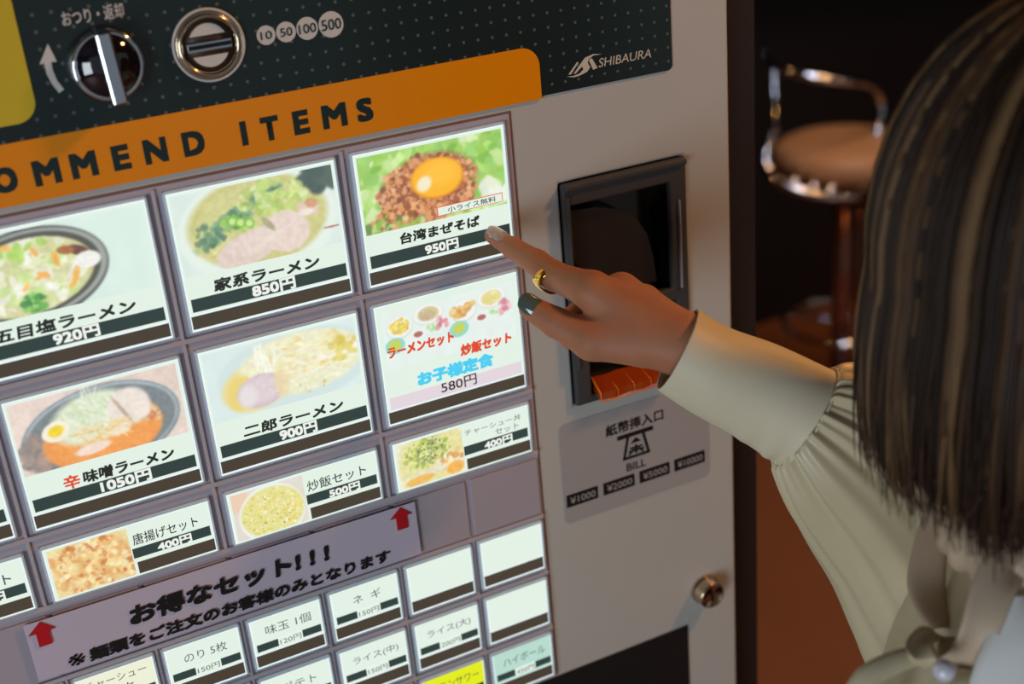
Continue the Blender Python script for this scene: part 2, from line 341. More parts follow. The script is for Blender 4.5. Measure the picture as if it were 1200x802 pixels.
# --- printed pictures ---------------------------------------------------------
class Pic:
    def __init__(s,w,h,bg,n=150):
        s.W=n; s.Hh=max(8,int(n*h/w)); s.a=w/h
        s.x,s.y=np.meshgrid((np.arange(s.W)+.5)/s.W,(np.arange(s.Hh)+.5)/s.Hh); s.A=np.zeros((s.Hh,s.W,3))+np.array(bg,float)
        s.noise_(3,6)
    def smoothn(s,k):
        g=rng.random((k,int(k*s.a)+2)); xi=s.x*(g.shape[1]-1); yi=s.y*(g.shape[0]-1)
        x0=np.clip(xi.astype(int),0,g.shape[1]-2); y0=np.clip(yi.astype(int),0,g.shape[0]-2); fx=xi-x0; fy=yi-y0
        fx=fx*fx*(3-2*fx); fy=fy*fy*(3-2*fy)
        return (g[y0,x0]*(1-fx)+g[y0,x0+1]*fx)*(1-fy)+(g[y0+1,x0]*(1-fx)+g[y0+1,x0+1]*fx)*fy
    def noise_(s,amp,k,mask=None):
        n=(s.smoothn(k)-.5)*2*amp; n=n[...,None]
        s.A+= n if mask is None else n*mask[...,None]
    def put(s,m,c): s.A=s.A*(1-m[...,None])+np.array(c,float)*m[...,None]
    def ell(s,cx,cy,rx,ry,c=None,rot=0,soft=.06,op=1):
        dx=(s.x-cx)*s.a; dy=s.y-cy; r=math.radians(rot); u=dx*math.cos(r)+dy*math.sin(r); v=-dx*math.sin(r)+dy*math.cos(r)
        d=np.sqrt((u/(rx*s.a))**2+(v/ry)**2); m=np.clip((1-d)/soft+.5,0,1)*op
        if c is not None: s.put(m,c)
        return m
    def blobs(s,n,fn,sz,cols,op=.9,mask=None,asp=(.5,1)):
        for _ in range(n):
            cx,cy=fn(); r=random.uniform(*sz); c=np.array(random.choice(cols),float)+random.uniform(-12,12)
            x0=int((cx-2*r)*s.W);x1=int((cx+2*r)*s.W)+2;y0=int((cy-2*r*s.a)*s.Hh);y1=int((cy+2*r*s.a)*s.Hh)+2
            x0=max(x0,0);y0=max(y0,0);x1=min(x1,s.W);y1=min(y1,s.Hh)
            if x0>=x1 or y0>=y1: continue
            dx=(s.x[y0:y1,x0:x1]-cx)*s.a; dy=s.y[y0:y1,x0:x1]-cy; ro=random.uniform(0,3.14); u=dx*math.cos(ro)+dy*math.sin(ro); v=-dx*math.sin(ro)+dy*math.cos(ro)
            d=np.sqrt((u/(r*s.a))**2+(v/(r*s.a*random.uniform(*asp)))**2); m_=np.clip((1-d)/.35+.3,0,1)*op
            if mask is not None: m_=m_*mask[y0:y1,x0:x1]
            s.A[y0:y1,x0:x1]=s.A[y0:y1,x0:x1]*(1-m_[...,None])+c*m_[...,None]
    def strokes(s,n,fn,ln,th,cols,ang,op=.8,mask=None):
        for _ in range(n):
            cx,cy=fn(); L_=random.uniform(*ln); a=math.radians(random.uniform(*ang)); c=np.array(random.choice(cols),float)+random.uniform(-8,8)
            dx=(s.x-cx)*s.a; dy=s.y-cy; u=dx*math.cos(a)+dy*math.sin(a); v=-dx*math.sin(a)+dy*math.cos(a)+.12*u*u/L_*random.uniform(-1,1)
            m_=np.clip((L_-np.abs(u))/.02,0,1)*np.clip(1.3-np.abs(v)/th,0,1)*op
            if mask is not None: m_=m_*mask
            s.put(m_,c)
    def build(s,u0,v0,u1,v1,y,parent,name='food_picture'):
        for _ in range(1):
            q=np.pad(s.A,((1,1),(1,1),(0,0)),'edge'); s.A=26+.90*(q[1:-1,1:-1]*2+q[:-2,1:-1]+q[2:,1:-1]+q[1:-1,:-2]+q[1:-1,2:])/6
        W,Hh=s.W,s.Hh; xs=(u0+(u1-u0)*np.arange(W+1)/W)*S; zs=H-(v0+(v1-v0)*np.arange(Hh+1)/Hh)*S
        X,Z=np.meshgrid(xs,zs); V=np.stack([X.ravel(),np.full(X.size,y),Z.ravel()],1)
        i,j=np.meshgrid(np.arange(W),np.arange(Hh)); a=(j*(W+1)+i).ravel(); F=np.stack([a,a+W+1,a+W+2,a+1],1)
        me=bpy.data.meshes.new(name); me.vertices.add(len(V)); me.vertices.foreach_set('co',V.ravel()); me.loops.add(F.size); me.loops.foreach_set('vertex_index',F.ravel())
        me.polygons.add(len(F)); me.polygons.foreach_set('loop_start',np.arange(0,F.size,4)); me.polygons.foreach_set('loop_total',np.full(len(F),4)); me.update()
        at=me.color_attributes.new('print','FLOAT_COLOR','CORNER'); col=lin(np.clip(s.A.reshape(-1,3),0,255)); col=np.concatenate([col,np.ones((len(col),1))],1); at.data.foreach_set('color',np.repeat(col,4,0).ravel())
        return link(name,me,M['pic'],parent)
def inell(cx,cy,rx,ry):
    def f():
        a=random.uniform(0,6.283); r=math.sqrt(random.random()); return cx+rx*r*math.cos(a),cy+ry*r*math.sin(a)
    return f
def inrect(a,b,c,d): return lambda:(random.uniform(a,c),random.uniform(b,d))
def p_gomoku(w,h):
    p=Pic(w,h,(214,236,224)); p.ell(.30,.56,.46,.56,(78,84,84),-6,.03); p.ell(.31,.55,.44,.52,(150,156,150),-6,.04); p.ell(.30,.55,.415,.485,(70,72,64),-6,.04); m=p.ell(.29,.56,.385,.44,(206,206,150),-6,.05)
    p.ell(-.05,.6,.12,.3,(110,60,44),10,.3,.8)
    p.blobs(150,inell(.29,.54,.36,.42),(.02,.065),[(236,240,218),(226,232,190),(244,246,236),(214,226,150),(238,226,206),(190,220,130)],.75,m,(.35,.8))
    p.blobs(9,inell(.45,.5,.25,.25),(.03,.07),[(240,170,70),(236,150,50)],.85,m,(.25,.45)); p.blobs(8,inell(.3,.2,.25,.1),(.03,.06),[(170,210,90),(150,200,80),(240,180,90)],.85,m)
    p.ell(.60,.37,.06,.06,(96,60,50),25,.3); p.ell(.53,.34,.05,.05,(160,96,56),10,.3); p.ell(.64,.5,.075,.10,(240,238,232),0,.2)
    p.blobs(40,inell(.30,.87,.07,.10),(.01,.03),[(96,170,70),(130,196,90),(60,130,60)],.9,m); p.noise_(10,30,m); return p
def p_iekei(w,h):
    p=Pic(w,h,(214,232,224)); p.ell(.5,.55,.50,.68,(226,238,228),0,.05); m=p.ell(.5,.5,.435,.56,(196,190,112),0,.12); p.ell(.5,.48,.40,.5,(206,206,140),0,.3,.7)
    p.strokes(26,inell(.2,.75,.14,.2),(.05,.14),.012,[(226,222,160),(200,186,110)],(-60,60),.6,m)
    p.blobs(10,inell(.92,.12,.1,.14),(.06,.1),[(70,92,86),(56,78,74),(84,104,94)],.95,None,(.5,.9))
    p.blobs(130,lambda:(lambda t:(.12+.55*t+random.uniform(-.06,.06),.62-.5*t+random.uniform(-.12,.12)))(random.random()),(.012,.035),[(84,130,104),(104,150,112),(70,110,92),(140,176,120)],.75,m)
    p.blobs(60,inell(.62,.25,.22,.20),(.014,.045),[(206,222,130),(190,214,110),(214,228,160),(170,200,100)],.75,m)
    p.blobs(30,inell(.36,.46,.10,.12),(.01,.03),[(130,196,70),(160,214,90),(90,160,60)],.9,m,(.3,.6))
    for k in range(3): p.ell(.34+.05*k,.44+.03*k,.035,.06,(120,190,60),20*k,.1); p.ell(.34+.05*k,.44+.03*k,.022,.04,(200,226,140),20*k,.1)
    p.ell(.42,.80,.22,.20,(222,200,188),-15,.10); p.ell(.66,.70,.15,.26,(228,208,196),10,.10); p.ell(.47,.74,.17,.13,(230,212,202),-10,.5,.6)
    p.ell(.555,.56,.02,.12,(150,150,110),-35,.4,.8); p.ell(.82,.47,.07,.10,(222,196,176),20,.2); p.ell(.84,.42,.04,.06,(206,150,110),20,.4); p.ell(.80,.52,.05,.04,(238,226,214),0,.4)
    p.noise_(9,26,m); p.ell(.95,.77,.05,.012,(150,40,40),0,.3); return p
def p_mazesoba(w,h):
    p=Pic(w,h,(150,200,90)); p.blobs(260,inrect(0,0,1,1),(.02,.07),[(150,208,80),(176,222,110),(120,186,70),(200,232,150),(140,200,96),(222,240,190)],.8,None,(.4,.9))
    p.blobs(16,inell(.9,.8,.1,.15),(.03,.07),[(236,242,226),(226,236,206)],.9)
    fn=inell(.46,.56,.35,.44)
    p.ell(.46,.56,.33,.42,(150,84,50),-8,.25); p.blobs(520,fn,(.010,.026),[(218,150,98),(206,130,80),(232,172,120),(170,96,64),(224,158,104),(136,72,56)],.92,None,(.6,1))
    p.blobs(90,inell(.3,.85,.25,.16),(.012,.03),[(206,130,74),(226,160,100),(150,80,44)],.92); p.blobs(40,inell(.2,.95,.2,.12),(.01,.03),[(140,180,70),(196,214,130),(90,120,60)],.8)
    p.ell(.525,.46,.185,.265,(214,120,20),0,.08); p.ell(.523,.45,.178,.25,(250,176,30),0,.15); p.ell(.55,.40,.12,.15,(254,190,50),0,.8,.8); p.ell(.43,.50,.055,.09,(244,236,206),-40,.5,.95); return p
def p_miso(w,h):
    p=Pic(w,h,(226,206,194)); p.noise_(10,5); p.ell(.5,.62,.48,.60,(120,136,144),-4,.03); p.ell(.5,.61,.465,.57,(164,178,184),-4,.03); p.ell(.5,.62,.45,.545,(112,122,126),-4,.05)
    p.blobs(80,inell(.12,.75,.12,.25),(.02,.05),[(150,136,130),(120,116,118),(170,140,120)],.5); m=p.ell(.5,.70,.36,.45,(236,146,70),-3,.08); p.ell(.5,.75,.3,.3,(242,156,70),0,.5,.6)
    p.blobs(60,inell(.82,.5,.12,.2),(.01,.03),[(214,150,104),(190,110,70),(230,200,160)],.6,m)
    hm=p.ell(.46,.44,.25,.34,(220,230,202),-10,.25); p.strokes(70,inell(.46,.38,.17,.24),(.04,.16),.012,[(226,236,206),(200,220,176),(238,242,222),(190,206,160)],(20,100),.7,hm)
    p.strokes(5,inell(.47,.1,.05,.05),(.08,.14),.008,[(226,240,214)],(50,120),.8)
    p.ell(.68,.42,.13,.26,(232,220,208),-25,.2); p.ell(.64,.46,.012,.24,(170,140,120),-25,.5,.7); p.ell(.75,.5,.05,.12,(240,226,214),-20,.4)
    p.strokes(46,inell(.5,.66,.18,.12),(.06,.16),.014,[(236,206,140),(226,186,110),(244,224,180)],(-50,70),.75,m); p.ell(.42,.86,.11,.07,(240,216,200),-5,.3); p.ell(.6,.72,.06,.05,(238,220,190),0,.4)
    p.ell(.235,.50,.085,.135,(240,236,214),-15,.12); p.ell(.235,.495,.048,.075,(240,206,40),-15,.25); p.noise_(8,28); return p
def p_jiro(w,h):
    p=Pic(w,h,(214,232,228)); p.ell(.58,.5,.52,.55,(206,224,222),0,.08); p.ell(.3,.62,.22,.34,(232,212,130),-10,.2); m=p.ell(.62,.45,.42,.44,(232,232,196),0,.10)
    p.blobs(120,inell(.66,.34,.36,.26),(.015,.045),[(240,214,150),(244,226,180),(238,200,120),(232,222,150),(244,236,210)],.7,m)
    p.strokes(150,inell(.60,.5,.36,.38),(.05,.22),.014,[(240,242,216),(228,234,196),(248,246,230),(236,226,170)],(-25,40),.7,m); p.strokes(24,inell(.38,.3,.08,.2),(.1,.22),.014,[(240,242,216),(250,250,236)],(70,115),.8)
    p.blobs(16,inell(.9,.4,.1,.2),(.02,.04),[(226,206,90),(214,196,80)],.7); p.blobs(14,inell(.5,.85,.3,.1),(.01,.02),[(180,170,90),(226,220,160)],.6)
    p.ell(.20,.66,.08,.26,(230,206,110),15,.3); p.ell(.33,.70,.16,.24,(206,186,190),-5,.10); p.ell(.33,.68,.13,.20,(222,206,210),0,.4,.8); p.ell(.24,.74,.06,.16,(228,218,220),10,.5); p.ell(.47,.66,.05,.22,(232,212,160),0,.4,.8); p.noise_(7,26,m); return p
def p_karaage(w,h):
    p=Pic(w,h,(232,214,150)); p.blobs(90,inrect(0,0,1,1),(.04,.12),[(238,206,140),(226,170,96),(240,220,160),(214,140,70),(236,196,120)],.6)
    for cx,cy,rx,ry in ((.25,.45,.2,.3),(.65,.45,.28,.36),(.45,.85,.24,.28),(.9,.7,.12,.25),(.5,.1,.3,.12)):
        p.ell(cx,cy,rx*1.06,ry*1.06,(216,140,72),0,.4,.8); p.ell(cx,cy,rx*.9,ry*.9,(238,206,136),0,.7); p.blobs(55,inell(cx,cy,rx,ry),(.02,.06),[(244,226,160),(238,206,130),(222,146,74),(246,236,190),(200,112,54)],.6)
    p.noise_(12,16); return p
def p_rice(w,h):
    p=Pic(w,h,(222,214,204)); p.ell(.03,.1,.2,.3,(232,200,170),0,.3); p.ell(.52,.60,.46,.62,(236,238,232),0,.05); m=p.ell(.53,.58,.44,.54,(226,220,140),0,.1)
    p.blobs(420,inell(.53,.58,.42,.5),(.012,.03),[(232,226,130),(238,234,170),(214,200,90),(244,240,200),(206,206,100),(236,206,96)],.85,m,(.4,.8)); p.blobs(16,inell(.5,.6,.35,.4),(.01,.02),[(150,110,50),(170,150,70)],.8,m); return p
def p_chashu(w,h):
    p=Pic(w,h,(236,232,196)); m=p.ell(.55,.5,.55,.7,(226,220,150),0,.2); p.blobs(150,inell(.45,.32,.36,.34),(.02,.05),[(190,206,80),(170,190,70),(206,216,110),(140,160,80),(220,220,140)],.8)
    p.blobs(60,inell(.5,.30,.22,.22),(.012,.025),[(100,116,80),(84,100,76),(150,160,100)],.8); p.blobs(30,inell(.8,.6,.2,.2),(.03,.07),[(238,196,120),(244,226,180),(226,160,90),(240,236,216)],.85)
    p.strokes(14,inell(.4,.78,.3,.06),(.1,.3),.03,[(226,222,190),(236,230,206)],(-20,10),.8); p.ell(.3,.9,.22,.1,(236,180,80),-5,.3); p.ell(.85,.85,.14,.14,(240,170,70),-10,.3); p.noise_(9,20); return p
def p_kids(w,h):
    p=Pic(w,h,(226,238,232),170)
    for ox in (0,.49):
        ring=(238,240,236); p.ell(ox+.12,.30,.10,.20,(206,214,206),-10,.06); p.ell(ox+.12,.29,.095,.185,ring,-10,.06)
        p.ell(ox+.34,.20,.115,.185,(214,220,212),0,.06); p.ell(ox+.34,.19,.11,.17,ring,0,.06)
        p.ell(ox+.34,.19,.08,.125,(206,196,140) if ox==0 else (222,216,150),0,.15)
        p.ell(ox+.25,.50,.06,.085,(236,236,232),0,.1); p.ell(ox+.25,.50,.034,.05,(164,96,90),0,.2)
        p.blobs(16,inell(ox+.43,.42,.05,.12),(.012,.03),[(226,150,150),(206,120,140),(236,190,190)],.8); p.blobs(8,inell(ox+.35,.45,.03,.06),(.01,.02),[(206,232,170),(170,220,150)],.8)
        p.ell(ox+.07,.60,.075,.14,(130,210,206),-10,.12); p.ell(ox+.07,.59,.05,.10,(190,206,80),-10,.25)
    p.blobs(60,inell(.12,.28,.065,.12),(.01,.022),[(232,206,80),(240,220,110),(222,186,70)],.9); p.blobs(40,inell(.33,.2,.055,.08),(.01,.02),[(200,180,140),(190,160,130)],.7)
    p.blobs(22,inell(.58,.31,.07,.09),(.018,.03),[(222,176,96),(206,150,80),(236,206,140)],.9); p.blobs(12,inell(.66,.24,.04,.06),(.018,.03),[(226,190,110),(206,150,80)],.9); p.blobs(20,inell(.83,.2,.06,.1),(.02,.03),[(230,222,150),(226,206,120)],.6); return p
# --- buttons -----------------------------------------------------------------
def frame_mesh(u0,v0,u1,v1,parent,name,label):
    rings=[]
    for ins,y in ((0,0),(0,-.0022),(.005,-.0044),(.011,-.0050),(.014,-.0044),(.016,-.0030)):
        rings.append([U(a,b,y) for a,b in ((u0+ins,v0+ins),(u1-ins,v0+ins),(u1-ins,v1-ins),(u0+ins,v1-ins))])
    V=[p for r in rings for p in r]; F=[]
    for i in range(len(rings)-1):
        for k in range(4): F.append([i*4+k,(i+1)*4+k,(i+1)*4+(k+1)%4,i*4+(k+1)%4])
    o=raw(name,V,F,M['bezel'],parent); o['label']=label; return o
PR='button'
def button(u0,v0,u1,v1,label,card='card',lamp=True,small=False):
    b=frame_mesh(u0,v0,u1,v1,tm,'menu_button',label)
    i=.011; pbox('backlight_plate',u0+i,v0+i,u1-i,v1-i,-.0036,-.0018,M['glow'],b)
    e=.022; hgt=v1-v0; lv=v1-.034-(.072 if small else .068)
    ux=u0
    if lamp=='half': ux=u0+.45
    pbox('menu_card',u0+e,v0+e,u1-e,lv-.012 if lamp!='half' else v1-e,-.0042,-.0030,M[card],b)
    if lamp: pbox('lamp_window',ux+e,lv,u1-e,v1-.030,-.0046 if lamp=='half' else -.0042,-.0030,M['lamp'],b)
    return b,lv-.012
def big(c,r,label,fn,title,price,red=None,ts=None):
    u0,u1=c+.04,c+.965; v0,v1=((.218,1.01),(1.10,1.885))[r]
    b,cb=button(u0,v0,u1,v1,label)
    pv1=(.69,1.545)[r]
    a,z=u0+.032,u1-.036
    fn((z-a),(pv1-v0-.034)).build(a,v0+.034,z,pv1,-.0044,b)
    bb=cb-.012; bt=bb-.072
    pbox('price_bar',u0+.036,bt,u1-.032,bb,-.0046,-.0042,M['bar'],b)
    return b,u0,v0,u1,v1,bt,bb
Bt=big(0,0,'mixed salt ramen button','g' and p_gomoku,None,None)
b,u0,v0,u1,v1,bt,bb=Bt; text('五目塩ラーメン',u0+.06,bt-.085,u0+.76,bt-.012,-.0046,M['cardtext'],b,bold=.045,shear=.1); text('920円',u0+.33,bt-.001,u0+.56,bb-.004,-.0049,M['bartext'],b,bold=.05)
b,u0,v0,u1,v1,bt,bb=big(1,0,'creamy pork ramen with seaweed button',p_iekei,None,None); text('家系ラーメン',1.205,bt-.085,1.79,bt-.012,-.0046,M['cardtext'],b,bold=.045,shear=.1); text('850円',1.40,bt-.001,1.64,bb-.002,-.0049,M['bartext'],b,bold=.05)
b,u0,v0,u1,v1,bt,bb=big(2,0,'soupless noodles with egg yolk button being pressed',p_mazesoba,None,None); text('台湾まぜそば',2.262,bt-.095,2.75,bt-.028,-.0046,M['cardtext'],b,bold=.045,shear=.05); text('950円',2.40,bt+.006,2.605,bb-.004,-.0049,M['bartext'],b,bold=.05)
pbox('price_tag',2.498,.618,2.905,.672,-.0047,-.0042,M['cardred'],b); pbox('price_tag',2.503,.622,2.900,.668,-.0049,-.0045,M['card'],b); text('小ライス無料',2.56,.628,2.86,.662,-.0051,M['cardtext'],b,bold=.01)
b,u0,v0,u1,v1,bt,bb=big(0,1,'spicy miso ramen button with half egg',p_miso,None,None); text('味噌ラーメン',.345,bt-.085,.83,bt-.012,-.0046,M['cardtext'],b,bold=.045,shear=.08); text('辛',.245,bt-.085,.33,bt-.004,-.0046,M['cardred'],b,bold=.035); text('1050円',.42,bt-.001,.69,bb-.002,-.0049,M['bartext'],b,bold=.05)
b,u0,v0,u1,v1,bt,bb=big(1,1,'bean sprout mountain ramen button',p_jiro,None,None); text('二郎ラーメン',1.215,bt-.085,1.80,bt-.012,-.0046,M['cardtext'],b,bold=.045,shear=.08); text('900円',1.41,bt-.001,1.63,bb-.002,-.0049,M['bartext'],b,bold=.05)
# children's set
b,cb=button(2.04,1.10,2.965,1.885,"children's set button with small dishes"); p_kids(.82,.35).build(2.095,1.165,2.915,1.515,-.0044,b)
pbox('pink_band',2.078,1.69,2.93,cb-.003,-.0044,-.0041,M['cardpink'],b)
text('ラーメンセット',2.10,1.375,2.515,1.445,-.0047,M['cardred'],b,bold=.05,shear=.1); text('炒飯セット',2.545,1.49-.015,2.88,1.56-.01,-.0047,M['cardred'],b,bold=.05,shear=.1)
text('お子様定食',2.26,1.575,2.75,1.665,-.0047,M['cardcyan'],b,bold=.07); text('580円',2.40,1.68,2.63,1.752,-.0047,M['cardtext'],b,bold=.012)
# column at the left edge
b,u0,v0,u1,v1,bt,bb=big(-1,1,'ramen button cut off at the left edge',p_jiro,None,None); b,u0,v0,u1,v1,bt,bb=big(-1,0,'ramen button beyond the left edge',p_iekei,None,None)
# middle row
def mid(c,label,fn,t,price,two=None):
    u0,u1=c+.04,c+.965; v0,v1=1.975,2.335
    b,cb=button(u0,v0,u1,v1,label,lamp='half')
    pu=u0+.455
    fn(pu-u0-.03,v1-v0-.06).build(u0+.034,v0+.030,pu,v1-.030,-.0044,b)
    pbox('price_bar',pu+.006,2.145,u1-.032,2.205,-.0046,-.0042,M['bar'],b)
    if two:
        text(two[0],pu+.02,2.035,u1-.07,2.075,-.0046,M['cardgrey'],b,bold=.006); text(two[1],u1-.25,2.088,u1-.09,2.13,-.0046,M['cardgrey'],b,bold=.006)
    else: text(t,pu+.02,2.055,u1-.09,2.125,-.0046,M['cardtext'],b,bold=.008)
    text(price,pu+.14,2.150,pu+.33,2.206,-.0049,M['bartext'],b,bold=.05)
mid(0,'fried chicken set button',p_karaage,'唐揚げセット','400円'); mid(1,'fried rice set button',p_rice,'炒飯セット','500円'); mid(2,'pork rice bowl set button',p_chashu,None,'400円',('チャーシュー丼','セット')); mid(-1,'set button cut off at the left edge',p_rice,'餃子セット','400円')
# blank plates in the fourth row
for k in range(-2,6):
    pbox('blank_plate',k*.5+.018,2.392,k*.5+.488,2.795,-.0030,-.0005,M['plate'],tm,.0008)
# small buttons
def sbtn(k,row,t,price,card='card',tw=None):
    u0,u1=k*.5+.022,k*.5+.485; v0,v1=((2.838,3.215),(3.272,3.655),(3.715,4.085))[row]
    names={None:'blank lit button'}
    b,cb=button(u0,v0,u1,v1,('small lit button reading '+t.replace('\n',' ')) if t else 'blank lit small button',card,True,True)
    if t:
        bb=cb-.018; bt=bb-.05
        pbox('price_bar',u0+.034,bt,u1-.03,bb,-.0046,-.0042,M['bar'],b); pbox('price_bar',u0+.165,bt-.002,u0+.315,bb+.002,-.0048,-.0042,M['card'],b)
        text(price,u0+.175,bt+.006,u0+.305,bb-.004,-.0050,M['cardgrey'],b,bold=.004)
        L_=t.split('\n'); tw=tw or .25; c=(u0+u1)/2+.01
        if len(L_)==1: text(t,c-tw/2,bt-.115,c+tw/2,bt-.05,-.0046,M['cardgrey'],b,bold=.003)
        else:
            text(L_[0],u0+.06,v0+.05,u1-.06,v0+.105,-.0046,M['cardgrey'],b,bold=.004); text(L_[1],c-.05,v0+.13,c+.08,v0+.185,-.0046,M['cardgrey'],b,bold=.004)
sbtn(0,0,'チャーシュー\n3枚','300円','card_cream'); sbtn(1,0,'のり 5枚','150円'); sbtn(2,0,'味玉 1個','120円',tw=.28); sbtn(3,0,'ネ  ギ','150円',tw=.18); sbtn(4,0,None,None); sbtn(5,0,None,None); sbtn(-1,0,None,None)
sbtn(0,1,None,None); sbtn(1,1,None,None); sbtn(2,1,'ポテト','200円',tw=.22); sbtn(3,1,'ライス(中)','150円',tw=.30); sbtn(4,1,'ライス(大)','200円',tw=.30); sbtn(5,1,None,None)
sbtn(3,2,None,None); sbtn(4,2,'レモンサワー','400円','card_yellow',.33); sbtn(5,2,'ハイボール','450円','card_green',.31)
# bill validator
vb=plate('bill_validator',VU0+.002,VV0+.002,VU1-.002,VV1-.003,[(3.336,.80,4.02,1.49),(3.40,1.58,4.05,2.06)],-.0045,.001,M['valid'],tm); vb['label']='grey recessed bill validator surround'
m_=vb.modifiers.new('bevel','BEVEL'); m_.width=.0015; m_.segments=2; m_.limit_method='ANGLE'
pbox('top_lip',3.30,.665,4.132,.70,-.0075,-.002,M['valid'],vb,.001)
pbox('side_ridge',3.300,.74,3.325,1.86,-.007,-.002,M['valid'],vb,.001)
pbox('side_ridge',4.075,.92,4.085,1.50,-.0062,-.002,M['sticker'],vb,.0004)
def recess(name,u0,v0,u1,v1,dep,material):
    V=[U(u0,v0,0),U(u1,v0,0),U(u1,v1,0),U(u0,v1,0),U(u0+.02,v0+.03,dep),U(u1-.02,v0+.03,dep),U(u1-.02,v1-.03,dep),U(u0+.02,v1-.03,dep)]
    return raw(name,V,[[4,7,6,5],[0,4,5,1],[1,5,6,2],[2,6,7,3],[3,7,4,0]],material,vb)
recess('display_recess',3.336,.80,4.02,1.49,.018,M['black'])['label']='black glossy recess'
hump=[(3.36,1.18)]+[(3.36+.58*t,.86+.62*t*t) for t in np.linspace(0,1,14)]+[(3.96,1.46),(3.42,1.46),(3.40,1.25)]
poly_uv('bill_chute',[(3.36,.86),(3.55,.875),(3.70,.92),(3.82,1.0),(3.90,1.12),(3.94,1.28),(3.96,1.46),(3.44,1.46),(3.44,1.28),(3.36,1.14)],.006,.017,mat('smoked_plastic',(34,26,24),.3,noise=.1),vb)
recess('slot_recess',3.40,1.58,4.05,2.06,.02,M['black_flat'])
# orange lit ledge, ridged, sloping forward
lv=[];lf=[]; n=6
P0=[(3.435,1.975,.004),(4.02,1.975,.004)];P1=[(3.43,2.035,-.010),(4.03,2.035,-.010)];P2=[(3.43,2.085,-.010),(4.03,2.085,-.010)]
for (a,b_) in (P0,P1,P2,[(3.435,2.085,.004),(4.02,2.085,.004)]):
    for k in range(n+1):
        t=k/n; lv.append(U(a[0]+(b_[0]-a[0])*t,a[1],a[2]-(.0016 if k%2 else 0)))
for r in range(3):
    for k in range(n): lf.append([r*(n+1)+k,(r+1)*(n+1)+k,(r+1)*(n+1)+k+1,r*(n+1)+k+1])
lf+= [[0,3*(n+1),2*(n+1),n+1],[n,2*n+1,3*n+2,4*n+3]]
raw('orange_ledge',lv,lf,M['orange_lens'],vb)['label']='orange ridged bill guide'
tube('ledge_edge',[U(3.42,1.955,0),U(3.425,2.03,-.0115),U(3.428,2.088,-.0115),U(3.5,2.092,-.0115),U(4.03,2.092,-.0115)],.0006,M['orange_edge'],vb,6)
for k in range(1,5):
    u=3.43+.6*k/5; tube('ledge_line',[U(u-.01,1.98,.003),U(u,2.035,-.0118),U(u,2.085,-.0118)],.0003,M['orange_edge'],vb,5)
# bill sticker
st=poly_uv('bill_sticker',rrect(3.162,2.225,4.287,2.955,(.05,.05,.05,.05)),-.0004,.0,M['sticker'],tm); st['label']='grey bill instruction sticker'
text('紙幣挿入口',3.497,2.328,3.932,2.412,-.0006,M['black_ink'],st,bold=.025)
poly_uv('slot_icon',[(3.579,2.432),(3.851,2.432),(3.851,2.462),(3.579,2.462)],-.0007,-.0003,M['black_ink'],st)
def strip(p,q,wd):
    d=Vector((q[0]-p[0],q[1]-p[1])); nrm=Vector((-d.y,d.x)).normalized()*wd/2
    poly_uv('slot_icon',[(p[0]+nrm.x,p[1]+nrm.y),(q[0]+nrm.x,q[1]+nrm.y),(q[0]-nrm.x,q[1]-nrm.y),(p[0]-nrm.x,p[1]-nrm.y)],-.0008,-.0003,M['black_ink'],st)
strip((3.660,2.45),(3.622,2.62),.018); strip((3.772,2.45),(3.812,2.62),.018); strip((3.616,2.613),(3.818,2.613),.018); strip((3.716,2.53),(3.716,2.595),.014); strip((3.67,2.55),(3.765,2.55),.012); strip((3.66,2.572),(3.775,2.572),.012); strip((3.66,2.598),(3.70,2.56),.012); strip((3.77,2.598),(3.735,2.56),.012)
poly_uv('slot_icon',[(3.716,2.478),(3.755,2.512),(3.677,2.512)],-.0008,-.0003,M['black_ink'],st)
text('BILL',3.638,2.655,3.786,2.712,-.0006,M['black_ink'],st,bold=.02)
for t,a,b_ in (('¥1000',3.182,3.413),('¥2000',3.456,3.692),('¥5000',3.732,3.965),('¥10000',4.004,4.245)):
    pbox('amount_box',a,2.742,b_,2.832,-.0008,-.0003,M['black_ink'],st); text(t,a+.025,2.762,b_-.02,2.812,-.0010,M['sticker'],st,bold=.008)
# lock
lc=U(4.217,3.866); lr=.098*S
lk=lathe('door_lock',[(lr*1.12,0),(lr*1.12,.002),(lr*1.02,.003),(lr,.004),(lr,.0115),(lr*.94,.0125),(lr*.84,.0125),(lr*.80,.0118),(.0004,.0118)],lc,(0,-1,0),M['brass_chrome'],tm,40); lk['label']='round nickel door lock'
boxes('keyhole',[(lc.x-.0006,-.0130,lc.z-.0045,lc.x+.0006,-.0115,lc.z+.0045)],M['black'],lk)
# lower dark panel
poly_uv('lower_panel',rrect(UL+.1,4.12,4.066,8.2,(.01,.01,.02,.02)),-.0012,.0,M['black_flat'],tm)['label']='black lower panel'
tray=plate('ticket_tray',.6,8.6,2.9,10.3,[(.75,8.75,2.75,10.15)],-.006,.0,M['valid'],tm); raw('tray_back',[U(.7,8.7,-.0005),U(2.8,8.7,-.0005),U(2.8,10.2,-.0005),U(.7,10.2,-.0005)],[[0,3,2,1]],M['black'],tray)
boxes('plinth',[(UL*S+.01,.01,0,UR*S-.01,.02,.06)],M['body'],tm)
